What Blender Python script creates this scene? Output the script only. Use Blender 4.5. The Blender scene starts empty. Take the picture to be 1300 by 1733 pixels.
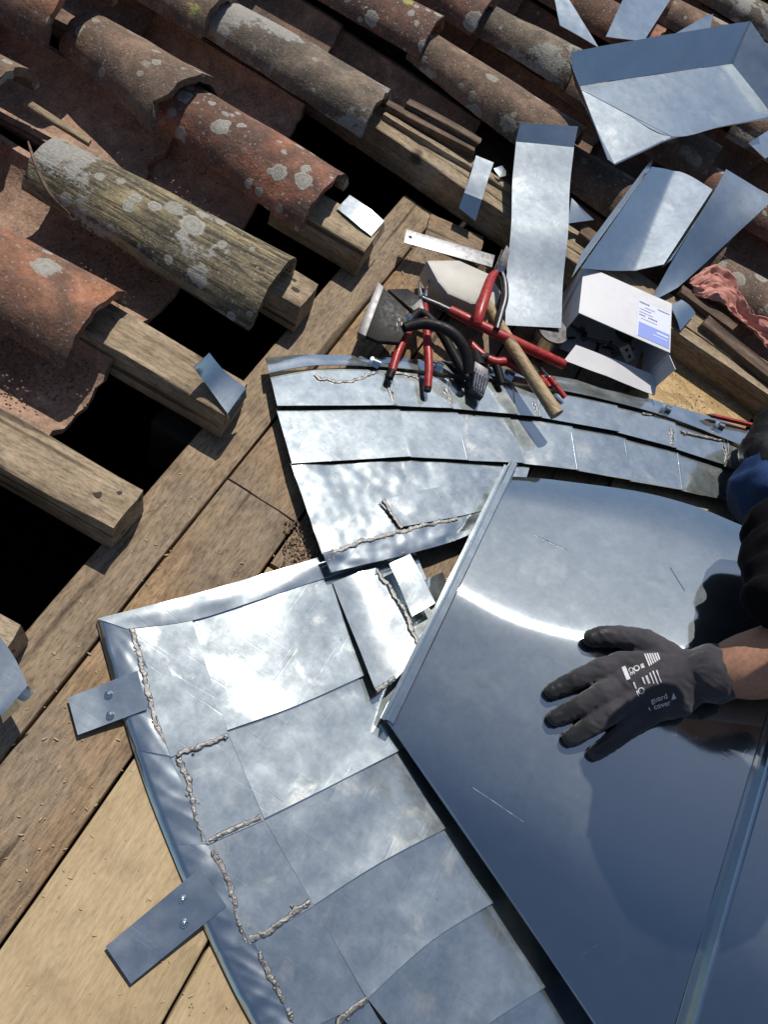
import bpy, bmesh, math, random
from mathutils import Vector, Matrix, noise
from mathutils.bvhtree import BVHTree
random.seed(7)
R = math.radians
scene = bpy.context.scene
C = scene.collection

# ------------------------------------------------------------------ camera
FPX, TILT, ROLL, CAM_H = 1302.0, R(32), R(-35), 0.9      # focal length in photo pixels (1300 x 1733), tilt from straight down, roll
ct, st, cr, sr = math.cos(TILT), math.sin(TILT), math.cos(ROLL), math.sin(ROLL)
FWD = Vector((0, st, -ct)); R0 = Vector((1, 0, 0)); D0 = Vector((0, -ct, -st))
RIGHT = cr*R0 + sr*D0; DOWN = -sr*R0 + cr*D0
CAM = Vector((0, 0, CAM_H))
cam_data = bpy.data.cameras.new('camera'); cam = bpy.data.objects.new('camera', cam_data); C.objects.link(cam)
cam_data.sensor_fit = 'VERTICAL'; cam_data.sensor_height = 36; cam_data.lens = FPX/1733*36
cam_data.clip_start = 0.01; cam_data.clip_end = 500
cam.matrix_world = Matrix((( RIGHT.x, -DOWN.x, -FWD.x, CAM.x), (RIGHT.y, -DOWN.y, -FWD.y, CAM.y), (RIGHT.z, -DOWN.z, -FWD.z, CAM.z), (0, 0, 0, 1)))
scene.camera = cam

# ------------------------------------------------------------------ sky, sun, exposure
SUN = Vector((-0.22, 0.52, 1.0)).normalized()
world = bpy.data.worlds.new('World'); scene.world = world; world.use_nodes = True
wn = world.node_tree.nodes; wl = world.node_tree.links
sky = wn.new('ShaderNodeTexSky'); sky.sky_type = 'NISHITA'; sky.sun_disc = False
sky.sun_elevation = math.asin(SUN.z); sky.sun_rotation = math.atan2(SUN.x, SUN.y)
sky.altitude = 300; sky.air_density = 1.0; sky.dust_density = 0.9; sky.ozone_density = 0.85
bg = wn['Background']; bg.inputs['Strength'].default_value = 0.088
wl.new(sky.outputs[0], bg.inputs['Color'])
sun_data = bpy.data.lights.new('sun', 'SUN'); sun_data.energy = 4.6; sun_data.angle = R(0.53); sun_data.color = (1.0, 0.94, 0.85)
sun = bpy.data.objects.new('sun', sun_data); C.objects.link(sun)
sun.rotation_euler = SUN.to_track_quat('Z', 'Y').to_euler(); sun.location = SUN*6
scene.view_settings.view_transform = 'Standard'; scene.view_settings.look = 'None'
scene.view_settings.exposure = 0.0; scene.view_settings.gamma = 1.0
scene.render.engine = 'CYCLES'
scene.cycles.max_bounces = 5; scene.cycles.use_denoising = True
scene.cycles.sample_clamp_indirect = 6; scene.cycles.caustics_reflective = False; scene.cycles.blur_glossy = 0.5

# ------------------------------------------------------------------ helpers: pixel of the photograph -> point at height z
def ray(px, py):
    return FWD + RIGHT*((px-650)/FPX) + DOWN*((py-866.5)/FPX)
def W(px, py, z=0.0):
    d = ray(px, py); return CAM + d*((CAM_H-z)/-d.z)
def WS(px, py, zf, off=0.0):
    z = 0.05
    for _ in range(25):
        p = W(px, py, z); z = zf(p.x, p.y) + off
    return W(px, py, z)
def nz(p, s=1.0, seed=0.0):
    return noise.noise(Vector((p[0]*s+seed*7.3, p[1]*s-seed*3.1, p[2]*s+seed*1.7)))
def P3(t): return W(*t) if len(t) == 3 else W(t[0], t[1], 0)

def poly_at(pts, u):
    """point at parameter u (0..1) along a polyline of Vectors, by length"""
    if len(pts) == 1: return pts[0].copy()
    L = [0]
    for a, b in zip(pts, pts[1:]): L.append(L[-1] + (b-a).length)
    s = u*L[-1]
    for i in range(len(pts)-1):
        if s <= L[i+1] or i == len(pts)-2:
            d = L[i+1]-L[i]; return pts[i].lerp(pts[i+1], 0 if d == 0 else (s-L[i])/d)
def smooth_poly(pts, n=6):
    if len(pts) < 3: return pts
    out = []
    for i in range(len(pts)-1):
        p0 = pts[max(i-1, 0)]; p1 = pts[i]; p2 = pts[i+1]; p3 = pts[min(i+2, len(pts)-1)]
        for k in range(n):
            t = k/n
            out.append(0.5*((2*p1)+(p2-p0)*t+(2*p0-5*p1+4*p2-p3)*t*t+(3*p1-p0-3*p2+p3)*t**3))
    out.append(pts[-1].copy()); return out

# ------------------------------------------------------------------ helpers: objects
def tag(o, label=None, cat=None, group=None, kind=None):
    if label: o['label'] = label
    if cat: o['category'] = cat
    if group: o['group'] = group
    if kind: o['kind'] = kind
    return o
def empty(name, loc, label=None, cat=None, group=None, kind=None):
    o = bpy.data.objects.new(name, None); C.objects.link(o); o.location = loc; o.empty_display_size = 0.02
    return tag(o, label, cat, group, kind)
def mesh_obj(name, verts, faces, mat, parent=None, smooth=True, uvs=None, origin=None, rot=None):
    """verts in world space (or, with rot, in the local frame of origin/rot); parent is an unrotated Empty or object with only a location chain"""
    me = bpy.data.meshes.new(name)
    o = bpy.data.objects.new(name, me); C.objects.link(o)
    po = Vector((0, 0, 0)); q = parent
    while q is not None: po += q.location; q = q.parent
    if origin is None:
        if parent is None:
            origin = Vector((sum(v[0] for v in verts)/len(verts), sum(v[1] for v in verts)/len(verts), min(v[2] for v in verts)))
        else: origin = po.copy()
    if rot is None: verts = [Vector(v)-origin for v in verts]
    else: o.rotation_euler = rot.to_euler()
    me.from_pydata([tuple(v) for v in verts], [], faces); me.validate(); me.update()
    o.location = origin - po
    if parent is not None: o.parent = parent
    if smooth:
        for p in me.polygons: p.use_smooth = True
        if smooth != 'all':
            me.set_sharp_from_angle(angle=R(38 if smooth is True else smooth))
    if uvs:
        ul = me.uv_layers.new(name='UVMap')
        for lp in me.loops: ul.data[lp.index].uv = uvs[lp.vertex_index]
    me.materials.append(mat)
    return o
def bm_obj(name, bm, mat, parent=None, smooth=True, **k):
    bm.verts.index_update()
    v = [x.co.copy() for x in bm.verts]; f = [[y.index for y in x.verts] for x in bm.faces]
    bm.free(); return mesh_obj(name, v, f, mat, parent, smooth, **k)

def sheet(name, P, nu, nv, mat, parent=None, th=0.001, smooth=True):
    """a thin solid sheet over a grid P(u, v)"""
    top = []; uvs = []; bot = []; e = 1e-3
    for j in range(nv+1):
        for i in range(nu+1):
            u, v = i/nu, j/nv; p = P(u, v)
            du = P(min(u+e, 1), v) - P(max(u-e, 0), v); dv = P(u, min(v+e, 1)) - P(u, max(v-e, 0))
            n = du.cross(dv)
            if n.length < 1e-12: n = Vector((0, 0, 1))
            n.normalize()
            if n.z < 0: n = -n
            top.append(p); bot.append(p - n*th); uvs.append((u, v))
    N = len(top); w = nu+1; F = []
    flip = (P(0.6, 0.5)-P(0.5, 0.5)).cross(P(0.5, 0.6)-P(0.5, 0.5)).z < 0
    for j in range(nv):
        for i in range(nu):
            a, b, c, d = j*w+i, j*w+i+1, (j+1)*w+i+1, (j+1)*w+i
            F.append((d, c, b, a) if flip else (a, b, c, d)); F.append((a+N, b+N, c+N, d+N) if flip else (d+N, c+N, b+N, a+N))
    loop = [i for i in range(w)] + [j*w+nu for j in range(1, nv+1)] + [nv*w+i for i in range(nu-1, -1, -1)] + [j*w for j in range(nv-1, 0, -1)]
    for a, b in zip(loop, loop[1:]+loop[:1]): F.append((a, b, b+N, a+N) if flip else (b, a, a+N, b+N))
    return mesh_obj(name, top+bot, F, mat, parent, smooth, uvs=uvs+uvs)
def strip(name, A, B, mat, parent=None, th=0.001, nu=24, nv=10, warp=None, smooth=True, sm=True):
    """sheet ruled between two polylines of (px, py, z) or Vectors"""
    a = [x if isinstance(x, Vector) else P3(x) for x in A]; b = [x if isinstance(x, Vector) else P3(x) for x in B]
    if sm: a = smooth_poly(a); b = smooth_poly(b)
    def P(u, v):
        p = poly_at(a, u).lerp(poly_at(b, u), v)
        if warp: p = p + warp(u, v, p)
        return p
    return sheet(name, P, nu, nv, mat, parent, th, smooth)
def dent(amp=0.0006, s=22, seed=0):
    return lambda u, v, p: Vector((0, 0, amp*nz(p, s, seed) + amp*0.5*nz(p, s*2.3, seed+3)))

def tube(bm, pts, r, seg=10, caps=True, smooth_pts=False, flat=None):
    """tube along Vectors; r a number or list; flat = (axis, factor) squashes the section"""
    if smooth_pts: 
        n = len(pts); pts2 = smooth_poly(pts, 6)
        if isinstance(r, (list, tuple)):
            r = [r[min(int(i/6), n-1)]*(1-(i % 6)/6) + r[min(int(i/6)+1, n-1)]*((i % 6)/6) for i in range(len(pts2))]
        pts = pts2
    rs = r if isinstance(r, (list, tuple)) else [r]*len(pts)
    rings = []; up = None
    for i, p in enumerate(pts):
        t = (pts[min(i+1, len(pts)-1)] - pts[max(i-1, 0)]).normalized()
        if up is None: up = t.orthogonal().normalized() if abs(t.z) > 0.95 else (Vector((0, 0, 1)) - t*t.z).normalized()
        else: up = (up - t*up.dot(t)).normalized()
        s = t.cross(up)
        ring = []
        for k in range(seg):
            a = 2*math.pi*k/seg; o = (s*math.cos(a) + up*math.sin(a)*(flat or 1.0))*rs[i]
            ring.append(bm.verts.new(p+o))
        rings.append(ring)
    for a, b in zip(rings, rings[1:]):
        for k in range(seg): bm.faces.new((a[k], a[(k+1) % seg], b[(k+1) % seg], b[k]))
    if caps:
        bm.faces.new(rings[0][::-1]); bm.faces.new(rings[-1])
    return bm
def tube_obj(name, pts, r, mat, parent=None, seg=12, **k):
    bm = bmesh.new(); tube(bm, [x if isinstance(x, Vector) else P3(x) for x in pts], r, seg, **k)
    bmesh.ops.recalc_face_normals(bm, faces=bm.faces)
    return bm_obj(name, bm, mat, parent)
def prism(name, outline, th, mat, parent=None, bevel=0.0006, smooth=True):
    """slab: outline of (px,py,z)/Vectors is the top face, pushed down by th along its own normal"""
    pts = [x if isinstance(x, Vector) else P3(x) for x in outline]
    n = Vector((0, 0, 0))
    for a, b in zip(pts, pts[1:]+pts[:1]): n += a.cross(b)
    n.normalize()
    if n.z < 0: n = -n
    bm = bmesh.new(); t = [bm.verts.new(p) for p in pts]; b = [bm.verts.new(p-n*th) for p in pts]
    bm.faces.new(t); bm.faces.new(b[::-1])
    for i in range(len(t)):
        j = (i+1) % len(t); bm.faces.new((t[j], t[i], b[i], b[j]))
    bmesh.ops.recalc_face_normals(bm, faces=bm.faces)
    if bevel: bmesh.ops.bevel(bm, geom=bm.edges[:], offset=bevel, segments=2, affect='EDGES', profile=0.6)
    return bm_obj(name, bm, mat, parent, smooth)
def beam(name, A, B, w, h, mat, parent=None, bevel=0.002, rough=0.0012, seed=0, nseg=None, wob=0.0):
    """timber from A to B (Vectors on the centre line of its TOP face), grain along local X, edges a little uneven"""
    A = Vector(A); B = Vector(B); x = (B-A); L = x.length; x.normalize()
    y = Vector((0, 0, 1)).cross(x).normalized(); z = x.cross(y)
    nseg = nseg or max(6, int(L/0.02)); bm = bmesh.new(); rings = []
    b = bevel
    prof = [(-w/2, -b), (-w/2+b, 0), (-w/4, 0), (0, 0), (w/4, 0), (w/2-b, 0), (w/2, -b), (w/2, -h+b), (w/2-b, -h), (-w/2+b, -h), (-w/2, -h+b)]
    for i in range(nseg+1):
        s = L*i/nseg; ring = []
        for k, (py, pz) in enumerate(prof):
            q = Vector((s, py, pz)); o = rough
            d = Vector((0, nz((s*9, py*30, pz*30), 1, seed+k*0.6)*o*1.4, nz((s*14, py*40, pz*30), 1, seed+4+k)*o))
            d.y += wob*nz((s*5, 0, 0), 1, seed+9)
            if i in (0, nseg): d.x = nz((py*60, pz*60, i), 1, seed+2)*rough*2.5
            ring.append(bm.verts.new(q+d))
        rings.append(ring)
    n = len(prof)
    for a, c in zip(rings, rings[1:]):
        for k in range(n): bm.faces.new((a[k], c[k], c[(k+1) % n], a[(k+1) % n]))
    bm.faces.new(rings[0]); bm.faces.new(rings[-1][::-1])
    bmesh.ops.recalc_face_normals(bm, faces=bm.faces)
    rot = Matrix((x, y, z)).transposed()
    return bm_obj(name, bm, mat, parent, 50, origin=A, rot=rot)
def box_bm(bm, c, sx, sy, sz, rot=None):
    m = Matrix.Translation(c) @ (rot.to_4x4() if rot else Matrix.Identity(4)) @ Matrix.Diagonal((sx, sy, sz, 1))
    return bmesh.ops.create_cube(bm, size=1, matrix=m)['verts']
def frame(x, up=Vector((0, 0, 1))):
    x = x.normalized(); y = up.cross(x).normalized(); return Matrix((x, y, x.cross(y))).transposed()

# ------------------------------------------------------------------ materials
def new_mat(name):
    m = bpy.data.materials.new(name); m.use_nodes = True
    nt = m.node_tree; b = nt.nodes['Principled BSDF']
    return m, nt.nodes, nt.links, b
def N(nodes, typ, **kw):
    n = nodes.new(typ)
    for k, v in kw.items():
        if k in ('operation', 'blend_type', 'data_type', 'feature', 'distance', 'noise_dimensions', 'voronoi_dimensions', 'wave_type', 'bands_direction', 'attribute_name', 'direction_type', 'uv_map', 'axis', 'distribution', 'clamp', 'noise_type', 'normalize'): setattr(n, k, v)
        else: n.inputs[k.replace('_', ' ')].default_value = v
    return n
def ramp(nodes, links, src, stops, interp='LINEAR'):
    r = nodes.new('ShaderNodeValToRGB'); r.color_ramp.interpolation = interp
    e = r.color_ramp.elements
    while len(e) > 1: e.remove(e[-1])
    e[0].position = stops[0][0]; e[0].color = (*stops[0][1], 1) if len(stops[0][1]) == 3 else stops[0][1]
    for p, c in stops[1:]:
        x = e.new(p); x.color = (*c, 1)
    links.new(src, r.inputs[0]); return r.outputs[0]
def g(v): return (v, v, v)
def mixc(nodes, links, fac, a, b, mode='MIX'):
    m = nodes.new('ShaderNodeMix'); m.data_type = 'RGBA'; m.blend_type = mode
    for s, i in ((fac, 0), (a, 6), (b, 7)):
        if hasattr(s, 'is_linked') or hasattr(s, 'links'): links.new(s, m.inputs[i])
        else: m.inputs[i].default_value = s if i == 0 else (*s, 1)
    return m.outputs[2]
def math_n(nodes, links, op, a, b=0.0, clamp=False):
    m = nodes.new('ShaderNodeMath'); m.operation = op; m.use_clamp = clamp
    for i, s in enumerate((a, b)):
        if hasattr(s, 'links'): links.new(s, m.inputs[i])
        else: m.inputs[i].default_value = s
    return m.outputs[0]
def coords(nodes, links, scale=(1, 1, 1), rnd=True, kind='Object'):
    tc = nodes.new('ShaderNodeTexCoord'); mp = nodes.new('ShaderNodeMapping'); mp.inputs['Scale'].default_value = scale
    links.new(tc.outputs[kind], mp.inputs['Vector'])
    if rnd:
        oi = nodes.new('ShaderNodeObjectInfo'); ad = nodes.new('ShaderNodeVectorMath'); ad.operation = 'ADD'
        ml = nodes.new('ShaderNodeMath'); ml.operation = 'MULTIPLY'; ml.inputs[1].default_value = 37.0
        links.new(oi.outputs['Random'], ml.inputs[0]); links.new(mp.outputs[0], ad.inputs[0]); links.new(ml.outputs[0], ad.inputs[1])
        return ad.outputs[0]
    return mp.outputs[0]
def tex_noise(nodes, links, vec, scale, detail=4, rough=0.55, dist=0.0):
    n = N(nodes, 'ShaderNodeTexNoise', Scale=scale, Detail=detail, Roughness=rough, Distortion=dist)
    links.new(vec, n.inputs['Vector']); return n.outputs['Fac']
def bump(nodes, links, bsdf, h, strength=0.3, dist=0.002):
    b = nodes.new('ShaderNodeBump'); b.inputs['Strength'].default_value = strength; b.inputs['Distance'].default_value = dist
    links.new(h, b.inputs['Height']); links.new(b.outputs[0], bsdf.inputs['Normal']); return b

def mat_wood(name, dark, mid, light, grain=70.0, rough=0.75, knots=0.5, saw=0.0, grey=None, contrast=1.0, cracks=.8):
    m, n, l, b = new_mat(name)
    v = coords(n, l, (1, 1, 1))
    st_ = n.new('ShaderNodeVectorMath'); st_.operation = 'MULTIPLY'; st_.inputs[1].default_value = (0.06, 1, 1); l.new(v, st_.inputs[0])
    big = tex_noise(n, l, v, 9, 3)
    f1 = tex_noise(n, l, st_.outputs[0], grain, 6, 0.7, 0.6)
    f2 = tex_noise(n, l, st_.outputs[0], grain*4, 3, 0.6, 0.2)
    s = math_n(n, l, 'ADD', math_n(n, l, 'MULTIPLY', f1, 0.65*contrast), math_n(n, l, 'MULTIPLY', f2, 0.35))
    s = math_n(n, l, 'ADD', s, math_n(n, l, 'MULTIPLY', math_n(n, l, 'SUBTRACT', big, 0.5), 0.5))
    col = ramp(n, l, s, [(0.28, dark), (0.48, mid), (0.7, light)])
    if grey:
        gm = tex_noise(n, l, v, 5, 4, 0.6)
        col = mixc(n, l, ramp(n, l, gm, [(0.4, g(0)), (0.62, g(0.85))]), col, grey)
    # knots
    vo = N(n, 'ShaderNodeTexVoronoi', Scale=5.5); vo.voronoi_dimensions = '3D'; l.new(v, vo.inputs['Vector'])
    dist_n = math_n(n, l, 'ADD', vo.outputs['Distance'], math_n(n, l, 'MULTIPLY', math_n(n, l, 'SUBTRACT', tex_noise(n, l, v, 60, 2), 0.5), 0.06))
    kn = ramp(n, l, dist_n, [(0.0, g(knots)), (0.05, g(knots)), (0.085, g(0))])
    col = mixc(n, l, kn, col, tuple(x*0.35 for x in dark))
    # dark fine cracks along the grain
    cr_ = n.new('ShaderNodeVectorMath'); cr_.operation = 'MULTIPLY'; cr_.inputs[1].default_value = (0.03, 1, 1); l.new(v, cr_.inputs[0])
    ck = tex_noise(n, l, cr_.outputs[0], 55, 2, 0.4, 0.3)
    ckm = ramp(n, l, ck, [(0.31, g(cracks)), (0.365, g(0))])
    col = mixc(n, l, ckm, col, tuple(x*0.45 for x in dark))
    h = math_n(n, l, 'SUBTRACT', s, math_n(n, l, 'MULTIPLY', ckm, 0.8))
    if saw:
        w = N(n, 'ShaderNodeTexWave', Scale=95.0, Distortion=5.0, Detail=3.0); w.bands_direction = 'X'; l.new(v, w.inputs['Vector'])
        h = math_n(n, l, 'ADD', h, math_n(n, l, 'MULTIPLY', w.outputs['Fac'], saw))
        col = mixc(n, l, math_n(n, l, 'MULTIPLY', w.outputs['Fac'], 0.3*saw), col, dark)
    # dust and blotchy wear
    blot = tex_noise(n, l, v, 26, 5, 0.65)
    col = mixc(n, l, ramp(n, l, blot, [(0.5, g(0)), (0.75, g(0.5))]), col, tuple(x*0.5 for x in dark))
    fm = n.new('ShaderNodeVectorMath'); fm.operation = 'MULTIPLY'; fm.inputs[1].default_value = (.25, 1, 1); l.new(v, fm.inputs[0])
    fleck = tex_noise(n, l, fm.outputs[0], 330, 4, .7)
    col = mixc(n, l, 1.0, col, ramp(n, l, fleck, [(.30, g(1-.45*contrast)), (.5, g(1)), (.7, g(1+.28*contrast))]), 'MULTIPLY')
    l.new(col, b.inputs['Base Color']); b.inputs['Roughness'].default_value = rough; b.inputs['Specular IOR Level'].default_value = 0.25
    bump(n, l, b, h, 0.8, 0.002)
    return m
M = {}
M['wood_grey'] = mat_wood('weathered_grey_wood', (.075, .05, .03), (.205, .143, .087), (.32, .235, .15), 60, knots=.7, grey=(.215, .165, .112), contrast=1.25)
M['wood_batten'] = mat_wood('sunbleached_batten_wood', (.10, .072, .045), (.235, .178, .115), (.335, .265, .18), 60, knots=.85, contrast=1.2)
M['wood_brown'] = mat_wood('brown_sawn_wood', (.08, .048, .025), (.205, .13, .068), (.32, .22, .125), 45, contrast=1.2, saw=.04, knots=.4, grey=(.19, .15, .11))
M['wood_dark'] = mat_wood('dark_lath_wood', (.05, .034, .024), (.12, .08, .055), (.22, .155, .105), 55, knots=.2)
M['ply'] = mat_wood('yellow_board_wood', (.35, .262, .152), (.45, .348, .212), (.54, .435, .285), 110, knots=.06, contrast=.5, cracks=0)
M['wood_attic_shade'] = mat_wood('attic_shade_boards', (.012, .01, .008), (.02, .016, .013), (.03, .024, .02), 30)  # near-black wood: the shade of the void is put into its colour
M['handle_wood'] = mat_wood('tool_handle_wood', (.16, .11, .055), (.30, .215, .12), (.40, .31, .19), 90, knots=0, rough=.5)

def mat_osb():
    m, n, l, b = new_mat('strand_board')
    v = coords(n, l)
    vo = N(n, 'ShaderNodeTexVoronoi', Scale=90.0); mp = n.new('ShaderNodeMapping'); mp.inputs['Scale'].default_value = (.45, 1, 1); l.new(v, mp.inputs[0]); l.new(mp.outputs[0], vo.inputs['Vector'])
    c = ramp(n, l, vo.outputs['Color'], [(0, (.26, .17, .075)), (.5, (.42, .29, .135)), (1, (.55, .41, .22))])
    f = tex_noise(n, l, v, 260, 3)
    c = mixc(n, l, ramp(n, l, f, [(.35, g(.6)), (.6, g(0))]), c, (.2, .13, .06))
    l.new(c, b.inputs['Base Color']); b.inputs['Roughness'].default_value = .8
    bump(n, l, b, math_n(n, l, 'ADD', vo.outputs['Distance'], f), .4, .001); return m
M['osb'] = mat_osb()

def mat_zinc(name, tint=(.60, .63, .665), r0=.22, r1=.40, aniso=0.0, dents=.5, stain=1.0, dull=.6, scr=1.0):
    m, n, l, b = new_mat(name)
    v = coords(n, l)
    big = tex_noise(n, l, v, 13, 4, .5, .15)
    mid = tex_noise(n, l, v, 48, 4, .6, .2)
    fine = tex_noise(n, l, v, 420, 3, .6)
    cl = math_n(n, l, 'ADD', math_n(n, l, 'MULTIPLY', big, .35), math_n(n, l, 'ADD', math_n(n, l, 'MULTIPLY', mid, .35), math_n(n, l, 'MULTIPLY', tex_noise(n, l, v, 130, 4, .65, .6), .30)))
    col = ramp(n, l, cl, [(.32, tuple(x*(1-.16*stain) for x in tint)), (.55, tint), (.72, tuple(min(1, x*(1+.14*stain)) for x in tint))])
    # pale, dull oxide runs with a warm cast
    ox = tex_noise(n, l, v, 17, 6, .62, .5)
    oxm = ramp(n, l, ox, [(.56, g(0)), (.66, g(.55*stain))])
    col = mixc(n, l, oxm, col, (.56, .555, .52))
    # small dark marks
    vo = N(n, 'ShaderNodeTexVoronoi', Scale=34.0); l.new(v, vo.inputs['Vector'])
    sp = ramp(n, l, vo.outputs['Distance'], [(0, g(.55*stain)), (.04, g(.55*stain)), (.07, g(0))])
    col = mixc(n, l, sp, col, (.33, .31, .28))
    l.new(col, b.inputs['Base Color'])
    b.inputs['Metallic'].default_value = 1.0
    rg = n.new('ShaderNodeMapRange'); l.new(cl, rg.inputs[0]); rg.inputs[1].default_value = .35; rg.inputs[2].default_value = .68; rg.inputs[3].default_value = r0; rg.inputs[4].default_value = r1
    ro = math_n(n, l, 'ADD', rg.outputs[0], math_n(n, l, 'MULTIPLY', oxm, .14), True)
    l.new(ro, b.inputs['Roughness'])
    # scratches: two stretched noises
    hs = None
    for sc in ((4, 260, 260), (230, 5, 200)):
        mp = n.new('ShaderNodeMapping'); mp.inputs['Scale'].default_value = sc; mp.inputs['Rotation'].default_value = (0, 0, .4 if sc[0] < 10 else -.5); l.new(v, mp.inputs[0])
        q = N(n, 'ShaderNodeTexNoise', Scale=1.0, Detail=2.0); l.new(mp.outputs[0], q.inputs['Vector'])
        q2 = ramp(n, l, q.outputs['Fac'], [(.64, g(0)), (.70, g(1))])
        hs = q2 if hs is None else math_n(n, l, 'ADD', hs, q2)
    h = math_n(n, l, 'ADD', math_n(n, l, 'MULTIPLY', big, 1.0*dents), math_n(n, l, 'MULTIPLY', mid, .10*dents))
    h = math_n(n, l, 'ADD', h, math_n(n, l, 'MULTIPLY', fine, .008*scr))
    h = math_n(n, l, 'SUBTRACT', h, math_n(n, l, 'MULTIPLY', hs, .012*scr))
    bp = bump(n, l, b, h, .6, .003)
    d = n.new('ShaderNodeBsdfPrincipled'); d.inputs['Metallic'].default_value = 1.0; d.inputs['Roughness'].default_value = .50
    l.new(col, d.inputs['Base Color']); l.new(bp.outputs[0], d.inputs['Normal'])
    dm = n.new('ShaderNodeMapRange'); l.new(cl, dm.inputs[0]); dm.inputs[1].default_value = .35; dm.inputs[2].default_value = .68; dm.inputs[3].default_value = dull*.7; dm.inputs[4].default_value = dull*1.35
    mx = n.new('ShaderNodeMixShader'); l.new(math_n(n, l, 'ADD', dm.outputs[0], math_n(n, l, 'MULTIPLY', oxm, .10), True), mx.inputs[0]); l.new(b.outputs[0], mx.inputs[1]); l.new(d.outputs[0], mx.inputs[2])
    l.new(mx.outputs[0], n['Material Output'].inputs['Surface'])
    if aniso:
        b.inputs['Anisotropic'].default_value = aniso
        t = n.new('ShaderNodeTangent'); t.direction_type = 'UV_MAP'; t.uv_map = 'UVMap'; l.new(t.outputs[0], b.inputs['Tangent'])
    return m
M['zinc'] = mat_zinc('zinc_sheet', (.51, .58, .61), .09, .15, 0, .10, .9, .15)
M['zinc_clean'] = mat_zinc('clean_zinc', (.53, .595, .625), .075, .13, 0, .09, .5, .14)
M['zinc_panel'] = mat_zinc('brushed_zinc_panel', (.385, .445, .48), .055, .075, 0, .012, .2, .075, .3)
def simple(name, col, rough=.6, metal=0.0, spec=.5, nscale=None, namp=.25, bs=.2, bd=.001, coat=0):
    m, n, l, b = new_mat(name)
    b.inputs['Roughness'].default_value = rough; b.inputs['Metallic'].default_value = metal; b.inputs['Specular IOR Level'].default_value = spec
    b.inputs['Coat Weight'].default_value = coat
    if nscale:
        v = coords(n, l); f = tex_noise(n, l, v, nscale, 5, .6)
        c = ramp(n, l, f, [(.3, tuple(x*(1-namp) for x in col)), (.7, tuple(min(1, x*(1+namp)) for x in col))])
        l.new(c, b.inputs['Base Color']); bump(n, l, b, f, bs, bd)
        rr = n.new('ShaderNodeMapRange'); l.new(f, rr.inputs[0]); rr.inputs[1].default_value = .3; rr.inputs[2].default_value = .7; rr.inputs[3].default_value = max(.02, rough-.1); rr.inputs[4].default_value = min(1, rough+.12); l.new(rr.outputs[0], b.inputs['Roughness'])
    else: b.inputs['Base Color'].default_value = (*col, 1)
    return m
M['solder'] = simple('solder', (.17, .168, .165), .52, 1, nscale=260, namp=.45, bs=.4)
M['red'] = simple('red_dipped_plastic', (.30, .022, .020), .4, nscale=120, namp=.3, bs=.1)
M['black'] = simple('black_rubber', (.010, .010, .011), .5, spec=.2, nscale=160, namp=.4, bs=.15)
M['steel'] = simple('dark_tool_steel', (.10, .10, .105), .45, 1, nscale=90, namp=.35, bs=.2)
M['bright_steel'] = simple('bright_steel', (.55, .55, .56), .25, 1, nscale=120, namp=.2, bs=.1)
M['ruler'] = simple('ruler_steel', (.36, .365, .38), .5, .9, nscale=160, namp=.2, bs=.1)
M['nylon'] = simple('white_nylon', (.43, .415, .375), .5, nscale=40, namp=.16, bs=.15, bd=.002)
M['card'] = simple('white_card', (.56, .565, .59), .55, nscale=60, namp=.05, bs=.1)
M['card_inside'] = simple('grey_card', (.30, .30, .31), .8, nscale=80, namp=.1)
M['label'] = simple('pale_label', (.56, .60, .76), .5)
M['label_blue'] = simple('label_blue_band', (.20, .27, .62), .5)
M['ink'] = simple('printed_ink', (.10, .12, .2), .6)
M['pale_ink'] = simple('pale_print', (.6, .64, .8), .6)
M['mark'] = simple('graduation_ink', (.05, .05, .055), .5)
M['pink'] = simple('pink_cloth', (.46, .21, .17), .85, nscale=120, namp=.2, bs=.4)
M['clip_plastic'] = simple('cream_plastic', (.55, .50, .38), .5, nscale=120, namp=.15)
M['print_white'] = simple('glove_print', (.55, .55, .57), .6)
M['skin'] = simple('skin', (.36, .19, .125), .5, spec=.4, nscale=180, namp=.18, bs=.25, bd=.0006)
M['jeans'] = simple('blue_denim', (.016, .042, .120), .85, spec=.2, nscale=400, namp=.35, bs=.4)
M['black_cloth'] = simple('black_cloth', (.005, .005, .007), .9, spec=.08, nscale=220, namp=.4, bs=.4)
M['hair'] = simple('dark_hair', (.03, .02, .014), .6, nscale=200, namp=.4, bs=.5)
M['knot'] = simple('dark_knot', (.035, .022, .014), .8, nscale=240, namp=.6, bs=.6)
M['sawdust'] = simple('sawdust_wood', (.38, .29, .18), .9, nscale=300, namp=.3)
M['soil'] = simple('debris', (.10, .065, .045), .9, nscale=90, namp=.5)

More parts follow.
